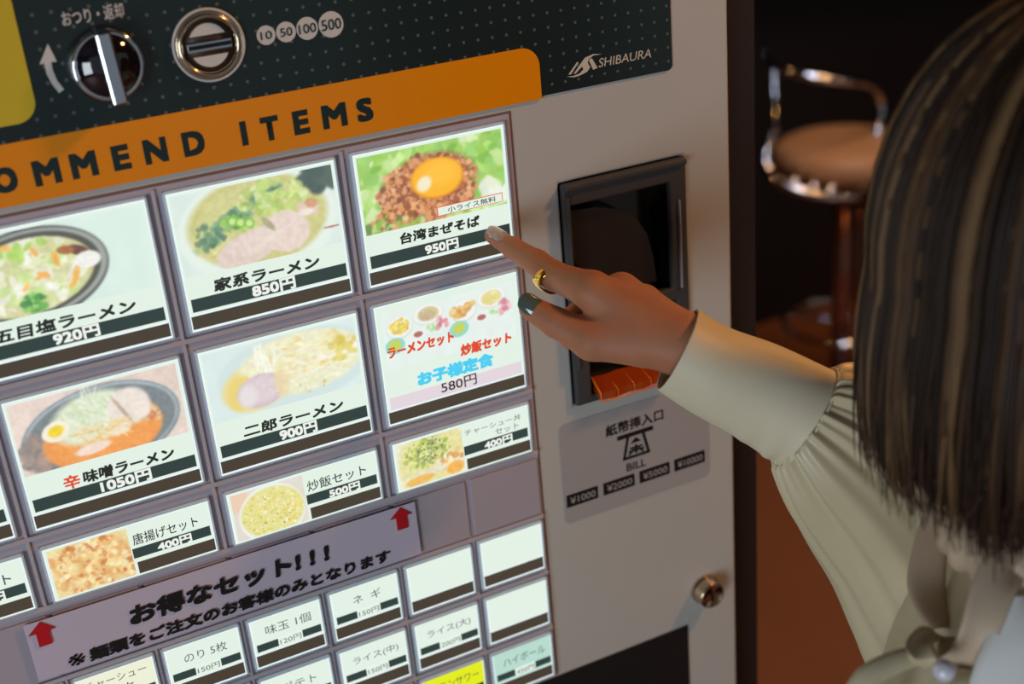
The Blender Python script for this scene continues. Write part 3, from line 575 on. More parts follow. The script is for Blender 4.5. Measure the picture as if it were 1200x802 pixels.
# paper notice taped over the blank row
pn=empty('paper_notice',U(1.0,2.6,-.004),'long paper notice with black writing and two red arrows taped across the buttons','notice')
nu0,nu1,nv0,nv1=-.135,2.142,2.395,2.768
N_=24; V=[];F=[]
for k in range(N_+1):
    t=k/N_; y=-.0052-.0003*math.sin(t*9)-.0004*max(0,(t-.93)/.07)
    for v,dy in ((nv0,0),(nv1,0)):
        V.append(U(nu0+(nu1-nu0)*t,v+.006*t,y)); V.append(U(nu0+(nu1-nu0)*t,v+.006*t,y+.0003))
for k in range(N_):
    a=4*k; F+=[[a,a+2,a+6,a+4],[a+1,a+5,a+7,a+3],[a,a+4,a+5,a+1],[a+2,a+3,a+7,a+6]]
F+=[[0,1,3,2],[4*N_,4*N_+2,4*N_+3,4*N_+1]]
raw('paper_sheet',V,F,M['paper'],pn)
text('お得なセット! ! !',.40,2.482,1.575,2.612,-.0061,M['black_ink'],pn,bold=.05,shear=.08)
text('※',.035,2.668,.125,2.742,-.0061,M['black_ink'],pn,bold=.012)
text('麺類をご注文のお客様のみとなります',.148,2.662,1.945,2.748,-.0061,M['black_ink'],pn,bold=.045,shear=.06)
for (cx,cy) in ((-.05,2.475),(2.045,2.482)):
    poly_uv('red_arrow',[(cx,cy-.075),(cx+.07,cy-.012),(cx+.036,cy-.012),(cx+.036,cy+.075),(cx-.034,cy+.075),(cx-.034,cy-.012),(cx-.07,cy-.012)],-.0064,-.0050,M['red_ink'],pn)
# ---------------------------------------------------------------- background furniture
scx=cam(990,178,3.27); SZ=scx.z
def floorhit(x,y,z=0.0):
    d=cam(x,y,1)-co.location; k=(z-co.location.z)/d.z; return co.location+d*k
bc=empty('bar_counter',(3.6,2.9,0),'dark bar counter in the background with a faint chrome edge','counter')
boxes('counter_front',[(1.0,2.42,0,5.6,3.1,1.06)],M['counter'],bc)
boxes('counter_top',[(.95,2.30,1.06,5.6,3.15,1.10)],M['countertop'],bc,bevel=.006)
tube('edge_rail',[(.95,2.295,1.08),(5.6,2.295,1.08)],.008,M['chrome'],bc,10)
bsx,bsy=scx.x,scx.y
bs=empty('bar_stool',(bsx,bsy,0),'tan round bar stool with curved chrome tube backrest, standing by the dark counter','stool')
lathe('seat',[(.02,-.035),(.15,-.035),(.172,-.025),(.18,0),(.172,.028),(.15,.04),(.08,.046),(.001,.047)],(bsx,bsy,SZ-.01),(0,0,1),M['seat'],bs)
def bp(x,y,d): return cam(x,y,d)
dn=3.12
loopT=[bp(900,60,3.24),bp(897,70,3.18),bp(912,80,3.12),bp(950,90,dn-.03),bp(990,95,dn-.03),bp(1015,98,dn+.02),bp(1029,108,dn+.1),bp(1033,125,dn+.14),bp(1027,165,dn+.14),bp(1019,210,dn+.10)]
tube('back_rail',spline(loopT,8),.0095,M['chrome'],bs,12)
tube('back_rail',spline([bp(906,82,3.13),bp(908,120,3.12),bp(909,155,3.12)],6),.007,M['chrome'],bs,10)
tube('back_rail',spline([bp(905,156,3.13),bp(899,175,3.13),bp(899,195,3.12),bp(912,212,3.1),bp(945,226,3.08),bp(985,231,3.08),bp(1008,228,3.10),bp(1016,215,3.14)],8),.0105,M['chrome'],bs,12)
for x,y in ((931,208),(953,214),(974,217)): tube('bracket',[bp(x,y-8,3.16),bp(x,y+10,3.10)],.012,M['chrome'],bs,10)
tube('post',[(bsx,bsy,SZ-.04),(bsx,bsy,.03)],.026,M['post'],bs,20)
tube('post',[(bsx+.03,bsy-.03,SZ-.05),(bsx+.03,bsy-.03,.05)],.006,M['post'],bs,8)
lathe('base',[(.21,0),(.21,.012),(.19,.022),(.05,.035),(.03,.06)],(bsx,bsy,0),(0,0,1),M['chrome'],bs)
fr=[(bsx+.15*math.cos(a),bsy+.15*math.sin(a),.28) for a in np.linspace(0,2*math.pi,33)[:-1]]
tube('foot_ring',fr,.009,M['chrome'],bs,10,closed=True)
for a in (0,2.1,4.2): tube('foot_ring_spoke',[(bsx,bsy,.28),(bsx+.15*math.cos(a),bsy+.15*math.sin(a),.28)],.006,M['chrome'],bs,8)
# a second stool of the same kind, a little further along the counter
off=floorhit(1050,14,cam(950,228,3.08).z)-cam(950,228,3.08); off.z=0
b2=bs.copy(); C.objects.link(b2); b2.location=bs.location+off; b2['label']='second tan bar stool, mostly hidden behind the brown hair'
for o in (bs,b2): o['group']='bar stools at the dark counter'
for ch in [o for o in bpy.data.objects if o.parent==bs]:
    c=ch.copy(); C.objects.link(c); c.parent=b2
# ---------------------------------------------------------------- person
def cone_sdf(X,a,b,ra,rb):
    a=np.array(a,np.float32);b=np.array(b,np.float32); ab=b-a; L2=max(float(ab@ab),1e-9)
    t=np.clip(((X-a)@ab)/L2,0,1); d=X-(a+t[...,None]*ab)
    return np.sqrt((d*d).sum(-1))-(ra+(rb-ra)*t)
def ell_sdf(X,c,r):
    c=np.array(c,np.float32); r=np.array(r,np.float32); q=(X-c)/r; k=np.sqrt((q*q).sum(-1)); return (k-1)*float(min(r))
def smin(a,b,k):
    h=np.clip(.5+.5*(b-a)/k,0,1); return b+(a-b)*h-k*h*(1-h)
def surface(prims,lo,hi,h):
    """prims: (kind,args,k) ; returns verts, quads of the smooth union"""
    lo=np.array(lo);hi=np.array(hi); n=np.ceil((hi-lo)/h).astype(int)+1
    ax_=[lo[i]+h*np.arange(n[i]) for i in range(3)]; G=np.full(n,1.0,np.float32)
    for kind,args,k in prims:
        if kind=='c': a,b,ra,rb=args; mn=np.minimum(np.array(a)-ra,np.array(b)-rb); mx=np.maximum(np.array(a)+ra,np.array(b)+rb)
        else: c,r=args; mn=np.array(c)-r; mx=np.array(c)+r
        pad=.012 if h<.002 else .03
        i0=np.clip(np.floor((mn-pad-lo)/h).astype(int),0,n-1); i1=np.clip(np.ceil((mx+pad-lo)/h).astype(int)+1,1,n)
        if (i1<=i0).any(): continue
        sl=tuple(slice(i0[i],i1[i]) for i in range(3)); X=np.stack(np.meshgrid(*[ax_[i][sl[i]] for i in range(3)],indexing='ij'),-1).astype(np.float32)
        d=cone_sdf(X,*args) if kind=='c' else ell_sdf(X,*args)
        G[sl]=smin(G[sl],d,k)
    s=G<0
    cs_=np.zeros(n-1,np.int8)
    for dx in (0,1):
        for dy in (0,1):
            for dz in (0,1): cs_+=s[dx:n[0]-1+dx,dy:n[1]-1+dy,dz:n[2]-1+dz]
    act=(cs_>0)&(cs_<8); idx=-np.ones(n-1,int); ii=np.argwhere(act); idx[act]=np.arange(len(ii))
    P=np.zeros((len(ii),3)); cnt=np.zeros(len(ii))
    cr_=[(0,0,0),(1,0,0),(0,1,0),(1,1,0),(0,0,1),(1,0,1),(0,1,1),(1,1,1)]
    for p in cr_:
        for axx in range(3):
            if p[axx]: continue
            q=list(p); q[axx]=1
            va=G[ii[:,0]+p[0],ii[:,1]+p[1],ii[:,2]+p[2]]; vb_=G[ii[:,0]+q[0],ii[:,1]+q[1],ii[:,2]+q[2]]
            c=(va<0)!=(vb_<0); t=np.where(c,va/(va-vb_+1e-12),0)
            pt=np.tile(np.array(p,float),(len(ii),1)); pt[:,axx]+=t; P[c]+=pt[c]; cnt[c]+=1
    V=lo+(ii+P/cnt[:,None])*h; F=[]
    for axx in range(3):
        o=[k for k in range(3) if k!=axx]; a=s.take(range(n[axx]-1),axx); b_=s.take(range(1,n[axx]),axx); e=np.argwhere(a!=b_)
        e=e[(e[:,o[0]]>0)&(e[:,o[1]]>0)&(e[:,o[0]]<n[o[0]]-1)&(e[:,o[1]]<n[o[1]]-1)]
        def g(d0,d1):
            q=e.copy(); q[:,o[0]]-=d0; q[:,o[1]]-=d1; return idx[q[:,0],q[:,1],q[:,2]]
        Q=np.stack([g(1,1),g(0,1),g(0,0),g(1,0)],1); fl=s[e[:,0],e[:,1],e[:,2]]
        if axx==1: fl=~fl
        Q[~fl]=Q[~fl][:,::-1]; F.append(Q)
    return V,np.concatenate(F)
def T(x,y,d): return tuple(cam(x,y,d))
wm=empty('person',(.42,-.42,0),'person in a cream satin blouse with brown bobbed hair pointing at a lit button','person')
mm=.001
HB=[]   # hand
def cn(a,b,ra,rb,k=.004): HB.append(('c',(T(*a),T(*b),ra*mm,rb*mm),k))
# metacarpals / palm
WA=(803,401,.736); WB=(808,400,.748)
cn((694,341,.745),WA,11.2,14.5); cn((728,342,.756),WA,11.2,14.5,.007); cn((754,354,.770),WB,10.5,13,.007); cn((772,369,.786),WB,9.5,12.5,.007)
cn((715,366,.748),(790,402,.738),12,15,.008); cn((745,382,.760),(800,410,.750),12,15,.008)
# index finger
cn((577,276,.8065),(601,291,.794),5.2,6.6,.002); cn((601,291,.794),(629,308,.779),6.7,7.8,.002); cn((629,308,.779),(650,324,.768),8.2,8.4,.002); cn((650,324,.768),(694,341,.745),8.4,11.2,.004)
# thumb
cn((752,404,.738),(694,399,.742),12.5,11.5,.007); cn((694,399,.742),(651,378,.747),11.2,8.8,.004); cn((651,378,.747),(622,361,.751),9.0,7.2,.002)
cn((725,388,.742),(795,408,.735),12,14,.008)
# curled fingers
cn((728,342,.756),(690,360,.790),10.5,9.0,.003); cn((690,360,.790),(662,382,.782),8.8,8,.002); cn((662,382,.782),(668,396,.764),8,7,.002)
cn((754,354,.770),(716,376,.802),10,8.8,.003); cn((716,376,.802),(688,398,.795),8.6,7.8,.002); cn((688,398,.795),(696,408,.776),7.8,6.8,.002)
cn((772,369,.786),(742,392,.810),9,7.8,.003); cn((742,392,.810),(716,408,.802),7.6,6.8,.002); cn((716,408,.802),(722,414,.784),6.8,6,.002)
EL=T(1120,690,.88)
HB.append(('c',(T(*WA),T(900,458,.742),.0145,.018),.006)); HB.append(('c',(T(*WB),T(900,458,.750),.0135,.017),.006))
pts=np.array([p[1][0] for p in HB]+[p[1][1] for p in HB]); 
cut=np.array(T(872,442,.74))
V1,F1=surface(HB,pts.min(0)-.025,pts.max(0)+.022,.0011)
# drop the forearm end that lies inside the cuff (the arm mesh takes over there)
B0=Vector((.385,-.42,0)); B1=Vector((.488,-.333,0)); BA=math.radians(45); BZ=.957   # stance: turned to the left
def TB(p):
    x,y=p[0]-B0.x,p[1]-B0.y; return Vector((B1.x+x*math.cos(BA)-y*math.sin(BA),B1.y+x*math.sin(BA)+y*math.cos(BA),p[2]*BZ))
def TBi(p):
    x,y=p[0]-B1.x,p[1]-B1.y; return Vector((B0.x+x*math.cos(BA)+y*math.sin(BA),B0.y-x*math.sin(BA)+y*math.cos(BA),p[2]/BZ))
def stance(o):
    for v in o.data.vertices: v.co=TB(v.co)
    return o
hc=Vector((.379,-.405,1.556)); nb=Vector((.385,-.42,1.40)); SR=(.555,-.44,1.365); SLf=(.215,-.44,1.365)
BP=[]
HA=math.radians(-28)
def hv(x,y,z): return hc+Vector((x*math.cos(HA)-y*math.sin(HA),x*math.sin(HA)+y*math.cos(HA),z))
def bc_(a,b,ra,rb,k=.02): BP.append(('c',(tuple(a),tuple(b),ra,rb),k))
BP.append(('e',(tuple(hv(0,-.005,.02)),(.076,.092,.092)),.02)); BP.append(('e',(tuple(hv(0,.018,-.045)),(.056,.066,.07)),.03))
BP.append(('e',(tuple(hv(0,.05,-.09)),(.026,.026,.018)),.02))                       # chin
bc_(hv(0,.082,.0),hv(0,.102,-.035),.007,.010,.008)                           # nose
bc_(hv(-.012,.092,-.037),hv(.012,.092,-.037),.006,.006,.006)
for s_ in (-1,1): bc_(hv(s_*.02,.078,.018),hv(s_*.045,.066,.016),.007,.006,.01); BP.append(('e',(tuple(hv(s_*.075,-.005,-.015)),(.009,.018,.03)),.006))
bc_(hc+Vector((0,-.02,-.06)),nb,.05,.052,.03)
bc_(nb,(nb.x,nb.y,1.36),.048,.055,.02)
bc_((nb.x-.11,-.43,1.31),(nb.x+.11,-.43,1.31),.045,.045,.04)
BP.append(('e',((nb.x,-.425,1.22),(.135,.085,.14)),.03)); BP.append(('e',((nb.x,-.42,1.02),(.12,.085,.14)),.05)); BP.append(('e',((nb.x,-.43,.90),(.165,.11,.13)),.05))
ELi=TBi(EL); bc_((.53,-.44,1.32),ELi,.045,.034,.03); bc_(ELi,TBi(T(880,445,.741)),.034,.0215,.02)
bc_((.235,-.44,1.31),(.17,-.45,1.10),.040,.034,.03); bc_((.17,-.45,1.10),(.22,-.33,.90),.033,.020,.02); bc_((.22,-.33,.90),(.24,-.27,.86),.022,.018,.012)
for q in range(4): bc_((.235+.006*q,-.275+.01*q,.855),(.225+.012*q,-.245+.006*q,.79),.008,.006,.004)
bc_((.25,-.27,.865),(.275,-.23,.83),.009,.007,.006)
for s_ in (-1,1):
    hx=nb.x+s_*.085; bc_((hx,-.43,.86),(hx,-.42,.46),.075,.050,.03); bc_((hx,-.42,.46),(hx,-.45,.09),.050,.032,.03); bc_((hx,-.46,.05),(hx,-.31,.03),.030,.022,.02)
V2,F2=surface(BP,(.05,-.62,-.01),(.75,-.0,1.74),.006); V2=np.array([TB(v) for v in V2])
# keep arm mesh only up to where the hand mesh starts (joined inside the cuff)
V=np.concatenate([V1,V2]); F=np.concatenate([F1,F2+len(V1)])
me=bpy.data.meshes.new('body'); me.vertices.add(len(V)); me.vertices.foreach_set('co',V.ravel()); me.loops.add(F.size); me.loops.foreach_set('vertex_index',F.ravel().astype(np.int32))
me.polygons.add(len(F)); me.polygons.foreach_set('loop_start',np.arange(0,F.size,4)); me.polygons.foreach_set('loop_total',np.full(len(F),4)); me.update(); me.validate()
bo=link('body',me,M['skin'],wm,True); sm=bo.modifiers.new('s','SMOOTH'); sm.factor=.5; sm.iterations=4
def ortho(d,hint):
    d=Vector(d).normalized(); h=(Vector(hint)-d*Vector(hint).dot(d)).normalized(); return d,h,d.cross(h)
def nail(tip,base,up,L_,W_,material,rad,name='fingernail'):
    tip=Vector(tip);base=Vector(base); d,h,sd=ortho(tip-base,up); V=[];F=[]; nu,nv=14,10
    for layer in (0,1):
        for i in range(nu+1):
            t=i/nu; wl=W_*math.sqrt(max(0.02,1-abs(2*t-1)**3.2)) if t>.5 else W_*(.86+.14*t*2)*min(1,.55+t*2.2)
            for j in range(nv+1):
                s_=(j/nv-.5)*2; a=s_*math.asin(min(.98,wl/rad/1.0)); 
                V.append(base+d*(L_*t)+sd*(rad*math.sin(a))+h*(rad*math.cos(a)-layer*.0009-.0008*(2*t-1)**2))
    n0=(nu+1)*(nv+1)
    for i in range(nu):
        for j in range(nv):
            a=i*(nv+1)+j; F.append([a,a+1,a+nv+2,a+nv+1]); F.append([n0+a,n0+a+nv+1,n0+a+nv+2,n0+a+1])
    for i in range(nu):
        for j in (0,nv): a=i*(nv+1)+j; F.append([a,a+nv+1,n0+a+nv+1,n0+a])
    for j in range(nv):
        for i in (0,nu): a=i*(nv+1)+j; F.append([a,a+1,n0+a+1,n0+a])
    return raw(name,V,F,material,wm,True)
tocam=co.location
upv=(wv(RM[1])*-1)
n1=nail(T(571,271.5,.8085),T(594,287,.797),upv*.8+Vector((0,0,.1))-wv(RM[2])*.75,.0165,.0052,M['nail_pale'],.0064); n1['label']='long pale glitter nail on the index finger'
tv=cam(622,361,.751)-cam(651,378,.747)
n2=nail(T(611,354,.752),T(634,367.5,.7495),upv*.25-wv(RM[2])*.95,.0145,.0062,M['nail_green'],.0078); n2['label']='grey green thumbnail'
# ring
rc=cam(645,325,.7705); rd=(cam(629,308,.779)-cam(662,330,.762)).normalized(); d_,h_,s_=ortho(rd,upv); V=[];F=[]; na,nb_=64,10
for i in range(na):
    a=2*math.pi*i/na; fr_=h_*math.cos(a)+s_*math.sin(a); wdt=.0022+.0016*(.5+.5*math.cos(a*1+2.2)); cen=rc+fr_*.0091+d_*(.0022*math.sin(2*a))
    for j in range(nb_):
        q=2*math.pi*j/nb_; V.append(cen+d_*(wdt*math.cos(q))+fr_*(.0009*math.sin(q)+.0004*math.sin(3*a)))
for i in range(na):
    for j in range(nb_): F.append([i*nb_+j,i*nb_+(j+1)%nb_,((i+1)%na)*nb_+(j+1)%nb_,((i+1)%na)*nb_+j])
raw('gold_ring',V,F,M['gold'],wm,True)['label']='chunky gold ring on the index finger'
# sleeve + cuff : rings laid across the forearm
def ringloft(name,rows,material,fold,nseg=160,inner=None,steps=10,thick=.0012):
    """rows: (Lx,Ly,Ux,Uy,depth,dr)  L/U opposite rim points, dr half depth"""
    R_=[]
    for r in rows: R_.append(r)
    K=len(R_); V=[];F=[]; tot=(K-1)*steps+1
    A=[Vector(cam(r[0],r[1],r[4])) for r in R_]; B_=[Vector(cam(r[2],r[3],r[4])) for r in R_]; D=[Vector((r[5],0,0)) for r in R_]
    A=spline(A,steps);B_=spline(B_,steps);D=[q.x for q in spline(D,steps)]
    cen=[(a+b)/2 for a,b in zip(A,B_)]
    for i in range(tot):
        t=i/(tot-1); e1=(A[i]-B_[i])/2; ax1=(cen[min(i+1,tot-1)]-cen[max(i-1,0)]).normalized(); eu=e1.normalized(); dd=wv(RM[2]); e2=-(dd-eu*dd.dot(eu)).normalized()*D[i]
        for k in range(nseg):
            a=2*math.pi*k/nseg; f=fold(t,a,k)
            V.append(cen[i]+(e1*math.cos(a)+e2*math.sin(a))*(1+f))
    for i in range(tot-1):
        for k in range(nseg): F.append([i*nseg+k,(i+1)*nseg+k,(i+1)*nseg+(k+1)%nseg,i*nseg+(k+1)%nseg])
    o=raw(name,V,F,material,wm,True)
    sd=o.modifiers.new('solid','SOLIDIFY'); sd.thickness=thick; sd.offset=-1
    ss=o.modifiers.new('sub','SUBSURF'); ss.levels=1; ss.render_levels=1
    return o
def cufffold(t,a,k): 
    w_=max(0,(t-.55))*math.exp(-((a-.25)/.55)**2) if a<3 else 0
    return .012*math.sin(3*a+2*t)+.15*w_*math.sin(t*38+a*2)+(.02*math.exp(-((t-1)/.02)**2))
ringloft('cuff',[(770,457,816,362,.741,.036),(808,482,852,383,.741,.035),(862,512,912,404,.742,.032),(912,545,977,434,.743,.032)],M['satin_cuff'],cufffold,120,thick=.0016)['label']='smooth wide cream cuff'
ph=rng.uniform(0,6.28,9)
def sleevefold(t,a,k):
    g=math.sin(32*a+ph[0]+2.2*math.sin(3*a+ph[1]))*.5+.5*math.sin(17*a+ph[2]+2*t)
    lo_=math.sin(7*a+ph[3]+2.2*t+math.sin(2*a))*.6+math.sin(11*a+ph[4]-1.8*t)*.4
    amp1=.085*min(1,t/.03)*math.exp(-t/.22); amp2=.085*min(1,t/.15)
    return g*amp1*1.3*(.4+.6*min(1,t/.05))+lo_*amp2*.9
ringloft('sleeve',[(913,543,976,435,.743,.031),(908,552,990,428,.746,.036),(924,596,1045,432,.757,.045),(948,638,1105,462,.775,.052),(978,684,1165,520,.79,.055),(1004,738,1225,590,.80,.058),(1034,792,1290,640,.79,.06),(1110,850,1370,650,.76,.06),(1250,860,1440,660,.72,.062)],M['satin'],sleevefold,320,steps=14)['label']='gathered cream balloon sleeve'
tube('cuff_seam',[ (cam(912,545,.742)+cam(977,434,.742))/2+((cam(912,545,.742)-cam(977,434,.742))/2*math.cos(a)+((cam(945,489,.742)-cam(880,450,.74)).normalized().cross((cam(912,545,.742)-cam(977,434,.742)).normalized()))*.030*math.sin(a))*1.03 for a in np.linspace(0,2*math.pi,61)[:-1]],.0009,M['satin_cuff'],wm,8,closed=True)
# torso of the blouse
def bodyloft(name,rows,material,fold=None,nseg=128,steps=8,ex=2.3,thick=.0015):
    P=spline([Vector((r[0],r[1],r[2])) for r in rows],steps); Q=spline([Vector((r[3],r[4],0)) for r in rows],steps); V=[];F=[]
    for i,(p,q) in enumerate(zip(P,Q)):
        t=i/(len(P)-1)
        for k in range(nseg):
            a=2*math.pi*k/nseg; c,s_=math.cos(a),math.sin(a); f=1+(fold(t,a) if fold else 0)
            V.append(p+Vector((math.copysign(abs(c)**(2/ex),c)*q.x*f,math.copysign(abs(s_)**(2/ex),s_)*q.y*f,0)))
    for i in range(len(P)-1):
        for k in range(nseg): F.append([i*nseg+k,i*nseg+(k+1)%nseg,(i+1)*nseg+(k+1)%nseg,(i+1)*nseg+k])
    o=raw(name,V,F,material,wm,True); stance(o); sd=o.modifiers.new('solid','SOLIDIFY'); sd.thickness=thick; sd.offset=0; return o
X0=nb.x
def tf(t,a): return .018*math.sin(9*a+4*t)*min(1,t*3)+.012*math.sin(15*a-3*t)*min(1,t*3)
bodyloft('blouse',[(X0,-.42,1.425,.060,.060),(X0,-.42,1.405,.070,.068),(X0,-.422,1.392,.082,.074),(X0,-.425,1.372,.115,.088),(X0,-.43,1.335,.160,.102),(X0,-.43,1.27,.185,.118),(X0,-.43,1.15,.175,.125),(X0,-.43,1.02,.160,.115),(X0,-.43,.92,.185,.135)],M['satin'],tf)['label']='cream satin blouse body'
def lsf(t,a): return .05*math.sin(7*a+3*t)*min(1,t*2)
def ringpath(name,path,rad,material,fold,nseg=96,steps=8):
    P=spline(path,steps); R2=[q.x for q in spline([Vector((r,0,0)) for r in rad],steps)]; V=[];F=[]; prev=None
    for i,p in enumerate(P):
        t_=(P[min(i+1,len(P)-1)]-P[max(i-1,0)]).normalized(); a_=t_.orthogonal().normalized() if prev is None else (prev-t_*prev.dot(t_)).normalized(); prev=a_; b2=t_.cross(a_)
        for k in range(nseg):
            a=2*math.pi*k/nseg; r=R2[i]*(1+fold(i/(len(P)-1),a)); V.append(p+a_*(r*math.cos(a))+b2*(r*math.sin(a)))
    for i in range(len(P)-1):
        for k in range(nseg): F.append([i*nseg+k,i*nseg+(k+1)%nseg,(i+1)*nseg+(k+1)%nseg,(i+1)*nseg+k])
    return stance(raw(name,V,F,material,wm,True))
ringpath('sleeve',[(.26,-.44,1.335),(.20,-.45,1.27),(.17,-.45,1.12),(.20,-.38,.98),(.22,-.33,.905)],[.050,.056,.065,.065,.03],M['satin'],lsf)
ringpath('skirt',[(X0,-.43,1.0),(X0,-.43,.9),(X0,-.42,.7),(X0,-.42,.35),(X0,-.42,.22)],[.155,.178,.205,.22,.225],M['trouser'],lambda t,a:.03*math.sin(12*a)*t)
for s_ in (-1,1):
    hx=X0+s_*.085; stance(lathe('shoe',[(.001,0),(.042,0),(.045,.02),(.04,.045),(.03,.07)],(hx,-.46,0),(0,0,1),M['shoe'],wm,24)); stance(tube('shoe',[(hx,-.47,.035),(hx,-.40,.035),(hx,-.33,.026),(hx,-.275,.016)],[.035,.04,.036,.012],M['shoe'],wm,14,flat=.85))
# collar, bow and painted daylit shoulder patch
def band(name,path,wd,material,th=.0016,n=10,twist=None):
    """ribbon: path of points, width vector per point"""
    P=spline(path,n); W2=spline(wd,n); V=[];F=[]
    for i,(p,w2) in enumerate(zip(P,W2)):
        t_=(P[min(i+1,len(P)-1)]-P[max(i-1,0)]).normalized(); nn=t_.cross(w2).normalized()*th/2
        for s1 in range(7):
            q=(s1/6-.5)*2; V.append(p+w2*q+nn+nn*2.5*(1-q*q))
        for s1 in range(7):
            q=(s1/6-.5)*2; V.append(p+w2*q-nn+nn*2.5*(1-q*q))
    for i in range(len(P)-1):
        a=i*14
        for s1 in range(6): F.append([a+s1,a+s1+1,a+14+s1+1,a+14+s1]); F.append([a+7+s1,a+14+7+s1,a+14+8+s1,a+8+s1])
        F.append([a,a+14,a+21,a+7]); F.append([a+6,a+13,a+27,a+20])
    e=len(P)*14-14
    F.append([0,7,8,1]); F.append([e,e+1,e+8,e+7])
    return raw(name,V,F,material,wm,True)
def Vc(x,y): return wv(RM[0])*x+wv(RM[1])*y
px=lambda n_,d: n_*d/FPX
# stand collar, puffed ribbon around the neck
cl=[]; 
for k in range(17):
    a=math.radians(-95+ 360*k/16); cl.append(Vector((X0+.068*math.cos(a),-.418+.070*math.sin(a),1.425+.006*math.sin(3*a)+.010*math.cos(a+.5))))
nr=tube('neck_ribbon',spline(cl,6),[.0165+.0022*math.sin(i*1.7) for i in range(97)],M['satin_pink'],wm,18,flat=.55); stance(nr); nr['label']='champagne ribbon around the neck'
bk=cam(1106,787,0.608)
band('bow_tail',[cam(1100,782,0.619),cam(1075,770,0.614),cam(1045,778,0.608),cam(1012,800,0.603),cam(985,850,0.603)],[Vc(0.0016,0.0031),Vc(0.0023,0.0043),Vc(0.0031,0.0047),Vc(0.0039,0.0047),Vc(0.0047,0.0047)],M['satin'])
band('bow_loop',[cam(1100,785,0.617),cam(1085,775,0.608),cam(1078,755,0.614),cam(1092,742,0.624),cam(1110,748,0.628),cam(1108,775,0.621)],[Vc(0.0067,0.0008),Vc(0.0067,0.0008),Vc(0.0067,0.0000),Vc(0.0059,0.0025),Vc(0.0059,0.0017),Vc(0.0050,0.0008)],M['satin'])
band('bow_loop',[cam(1108,785,0.614),cam(1135,770,0.597),cam(1150,735,0.592),cam(1165,690,0.597),cam(1185,655,0.608),cam(1215,650,0.619)],[Vc(0.0060,0.0037),Vc(0.0082,0.0030),Vc(0.0089,0.0015),Vc(0.0097,0.0030),Vc(0.0074,0.0089),Vc(0.0030,0.0119)],M['satin_pink'],.002)
band('bow_tail',[cam(1110,792,0.608),cam(1130,800,0.597),cam(1150,830,0.592),cam(1160,870,0.586)],[Vc(0.0070,-0.0031),Vc(0.0086,-0.0031),Vc(0.0094,-0.0016),Vc(0.0094,0.0000)],M['satin'])
lathe('pearl_button',[(.0002,-.0052)]+[(.0052*math.cos(a),.0052*math.sin(a)) for a in np.linspace(-1.45,1.45,14)]+[(.0002,.0052)],cam(1106,786,.582),-wv(RM[2]),M['pearl'],wm,24)['label']='round pearl on the bow'
band('blouse_fold',[cam(1100,585,.685),cam(1090,640,.672),(cam(1086,690,.660)),cam(1100,738,.640)],[Vc(0.0048,0.0008),Vc(0.0088,0.0008),Vc(0.0096,0.0000),Vc(0.0048,-0.0008)],M['satin_pink'],.0012)
band('daylit_shoulder',[cam(1189,702,.600),cam(1188,735,.594),cam(1187,775,.590),cam(1186,850,.588)],[Vc(.0055,-.001),Vc(.012,-.003),Vc(.018,-.004),Vc(.026,-.004)],M['satin_daylit'],.0016)  # white band paints the daylight falling on the near shoulder
# face details
for s1 in (-1,1):
    e=hv(s1*.032,.072,.004); stance(lathe('eye',[(.0002,-.011)]+[(.011*math.cos(a),.011*math.sin(a)) for a in np.linspace(-1.4,1.4,12)]+[(.0002,.011)],e,(-math.sin(HA),math.cos(HA),0),M['eye'],wm,20))
    stance(lathe('iris',[(.0055,.0095),(.0052,.0112),(.0002,.0118)],e,(-math.sin(HA),math.cos(HA),0),M['iris'],wm,20))
stance(tube('lips',[hv(-.022,.080,-.062),hv(-.008,.090,-.059),hv(0,.091,-.061),hv(.008,.090,-.059),hv(.022,.080,-.062)],[.001,.005,.0055,.005,.001],M['lip'],wm,10))
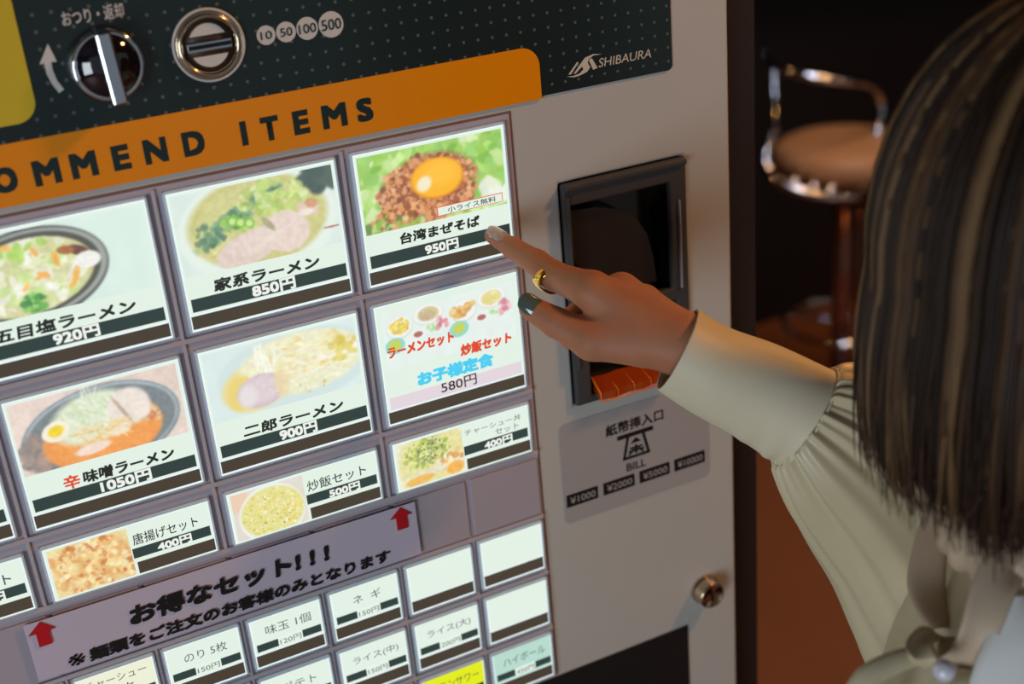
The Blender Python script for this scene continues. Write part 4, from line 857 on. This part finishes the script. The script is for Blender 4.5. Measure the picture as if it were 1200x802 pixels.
# hair
def hair():
    Vs=[];Fs=[];Cs=[]; n=4600; part=hc+Vector((.0,-.005,.02))
    base=np.array([lin((48,33,25)),lin((68,48,34)),lin((90,66,44)),lin((36,25,19)),lin((112,86,58)),lin((58,46,34)),lin((74,46,36))])
    pr=[.28,.24,.12,.16,.06,.1,.04]
    for s_ in range(n):
        az_=random.uniform(0,2*math.pi)
        # leave the face open: azimuth 90 deg = +Y
        da=abs((math.degrees(az_)-62+180)%360-180)
        if da<24: continue
        lay=random.uniform(.93,1.06); cl_=math.floor(az_*26/6.283)/26*6.283; az2=az_+.35*math.sin(az_*13)*.12
        start=random.uniform(2,20) if random.random()<.75 else random.uniform(20,60)
        rx,ry,rz=.098*lay,.106*lay,.118*lay
        pts=[]; zend=hc.z-.096+random.uniform(-.016,.010)*random.random()**.5-(.006 if da>115 else .006*max(0,(da-60)/55))
        for q in range(9):
            th=math.radians(start+(96-start)*q/8)
            sq_=math.sin(th)**.78; pts.append(part+Vector((rx*sq_*math.cos(az2),ry*sq_*math.sin(az2),rz*math.cos(th))))
        last=pts[-1]; dz=last.z-zend; wv_=random.gauss(0,.005); cur_=(random.gauss(.003,.003) if da<100 else random.gauss(.012,.003))
        for q in range(1,9):
            t=q/8; ins=-.004*math.sin(t*3.14)+cur_*t**2.5
            pts.append(Vector((last.x-math.cos(az2)*ins-math.sin(az2)*wv_*t*t*(1+.4*math.sin(5*t+s_)),last.y-math.sin(az2)*ins+math.cos(az2)*wv_*t*t*(1+.4*math.sin(5*t+s_)),last.z-dz*t)))
        rr=random.uniform(.0008,.0015); base_i=len(Vs); lk_=math.sin(az2*23+start*.05)+.7*math.sin(az2*61+1)+.5*math.sin(az2*37+3)+random.uniform(-.7,.7); c=(base[3] if lk_<-.9 else base[0] if lk_<.1 else base[1] if lk_<.9 else base[2] if lk_<1.5 else base[4])*random.uniform(.85,1.15)
        nrm0=Vector((math.cos(az2),math.sin(az2),0)); sidev=Vector((-math.sin(az2),math.cos(az2),0))
        for i,p in enumerate(pts):
            t=i/(len(pts)-1); r=rr*(1 if t<.6 else max(.12,1-(t-.6)/.42)); 
            th=math.radians(start+(96-start)*min(1,i/8)); up=Vector((math.cos(az2)*math.sin(th),math.sin(az2)*math.sin(th),math.cos(th)))
            for o in (sidev*r*1.6,up*r*.8,-sidev*r*1.6,-up*r*.8): Vs.append(p+o); 
            Cs+= [c]*4
        for i in range(len(pts)-1):
            for k in range(4): Fs.append([base_i+i*4+k,base_i+(i+1)*4+k,base_i+(i+1)*4+(k+1)%4,base_i+i*4+(k+1)%4])
    # under layer shell so no scalp shows
    b0=len(Vs); nseg=72; rows=[]
    for q in range(10): rows.append((math.radians(2+94*q/9),None))
    rws=[]
    for q in range(10):
        th=math.radians(2+94*q/9); rws.append([(az_,part+Vector((.090*math.sin(th)*math.cos(az_),.098*math.sin(th)*math.sin(az_),.112*math.cos(th)))) for az_ in np.linspace(math.radians(88),math.radians(394),nseg)])
    for q in range(1,8):
        t=q/7; rws.append([(a_,Vector((p.x-math.cos(a_)*.008*t*t,p.y-math.sin(a_)*.008*t*t,p.z-(p.z-(hc.z-.078))*t))) for a_,p in rws[9]])
    for r in rws:
        for a_,p in r: Vs.append(p); Cs.append(base[0]*.7)
    for i in range(len(rws)-1):
        for k in range(nseg-1): Fs.append([b0+i*nseg+k,b0+i*nseg+k+1,b0+(i+1)*nseg+k+1,b0+(i+1)*nseg+k])
    me=bpy.data.meshes.new('hair'); me.from_pydata([tuple(v) for v in Vs],[],Fs); at=me.color_attributes.new('strand','FLOAT_COLOR','POINT')
    cc_=np.concatenate([np.array(Cs),np.ones((len(Cs),1))],1); at.data.foreach_set('color',cc_.ravel()); me.update()
    o=link('hair',me,M['hair'],wm,True); stance(o); o['label']='brown bobbed hair with lighter streaks'
hair()
